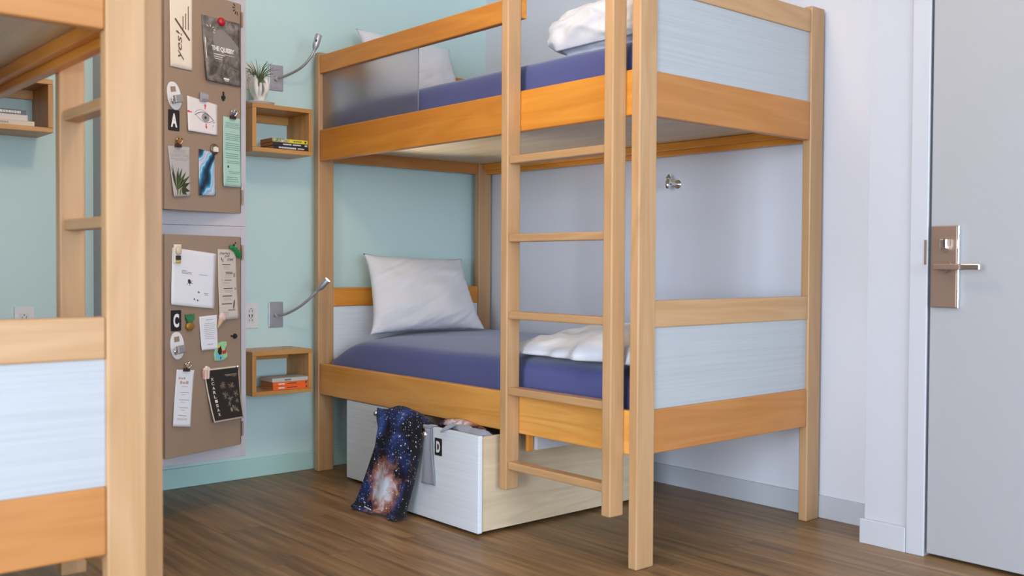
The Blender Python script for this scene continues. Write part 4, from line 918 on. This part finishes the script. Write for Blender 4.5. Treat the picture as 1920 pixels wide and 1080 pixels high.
for cx_, cz_, s_ in ((.48, .66, .12), (.72, .63, .13), (.52, .47, .12), (.84, .48, .11), (.66, .40, .10), (.60, .30, .08), (.78, .18, .12), (.86, .34, .08)):
    for k in range(15): a = rnd.uniform(0, 6.28); rr_ = s_*rnd.uniform(.2, 1); pts_.append(ell(cx_+math.cos(a)*rr_*.6, cz_+math.sin(a)*rr_*.5, s_*.28, s_*.07, 7, rot=a))
    for k in range(7): a = rnd.uniform(0, 6.28); pt2 += arc([(cx_, cz_), (cx_+math.cos(a)*s_*.8, cz_+math.sin(a)*s_*.6)], .0025)
p.ink('printed_flowers', M_fl, polys=pts_, lift=.0006); p.ink('printed_petals', M_fl2, polys=pt2+[ell(.64, .19, .035, .045, 9, rot=.3), ell(.70, .245, .02, .03, 8)], lift=.0009)
p.ink('printed_caption', M_fl2, bars=[(.56, .92, .845, .858), (.60, .90, .825, .835), (.80, .90, .805, .812)], lift=.0008)
r = thing('popcorn_magnet', 'pink and cream popcorn tub magnet at the left corner of the black poster', 'magnet', DP(.1795, .538, .0035), RZ)
MB().prism([(-.018, .008), (.016, .012), (.012, -.024), (-.014, -.024)], -.009, 0).build('tub', mat('salmon_stripe', (.66, .36, .28), .5), r, bevel=.001)
q = MB(); q.box(-.008, -.003, -.0096, -.0091, -.023, .008); q.box(.004, .009, -.0096, -.0091, -.023, .009); q.build('cream_stripes', M_cream, r)
q = MB()
for a, b in ((-.010, .013), (0, .019), (.009, .015), (-.002, .012), (.012, .011)): q.sphere((a, -.006, b), .0065, 10)
q.build('popcorn', M_cream, r)
dome('round_magnet', 'silver round magnet at the right corner of the black poster', 'magnet', .0215, .5465, .0085, M_chrome, .009)

# ------------------------------------------------------------------ coat hook on the white wall
r = thing('coat_hook', 'chrome coat hook on the white wall above the lower bunk', 'hook', (1.300, -.0005, 1.290))
MB().tube([(0, 0, 0), (0, -.004, 0), (0, -.006, 0)], [.020, .019, .016], 26).build('base_disc', M_chrome, r)
MB().tube(spline([(0, -.006, 0), (-.002, -.022, .001), (-.004, -.042, .002)], 4), .007, 14).build('arm', M_chrome, r)
MB().tube(spline([(-.004, -.040, -.002), (-.004, -.050, -.012), (-.004, -.060, -.014), (-.004, -.064, -.004), (-.004, -.060, .010), (-.004, -.056, .026)], 5), [.006+.004*math.sin(PI*min(1, i/26)) for i in range(26)], 14).build('prong', M_chrome, r)
MB().tube([(-.004, -.056, .020), (-.004, -.055, .026), (-.004, -.054, .040)], [.013, .012, .002], 16).build('prong_tip', M_chrome, r)

# ------------------------------------------------------------------ ceiling lamp
r = thing('ceiling_lamp', 'round white globe lamp on the ceiling in the middle of the room', 'ceiling lamp', (LAMP[0], LAMP[1], H-.001))
M_shade = mat('lamp_globe_glow', (.9, .85, .78), .5); bsdf(M_shade).inputs['Emission Color'].default_value = (1, .74, .46, 1); bsdf(M_shade).inputs['Emission Strength'].default_value = LAMP_STRENGTH
MB().lathe([(.0001, 0), (.07, 0), (.07, -.02), (.012, -.03), (.012, LAMP[2]-H+.13), (.0001, LAMP[2]-H+.13)], 40).build('ceiling_mount', M_satin, r)
MB().sphere((0, 0, LAMP[2]-H), .12, 32).build('glass_globe', M_shade, r)
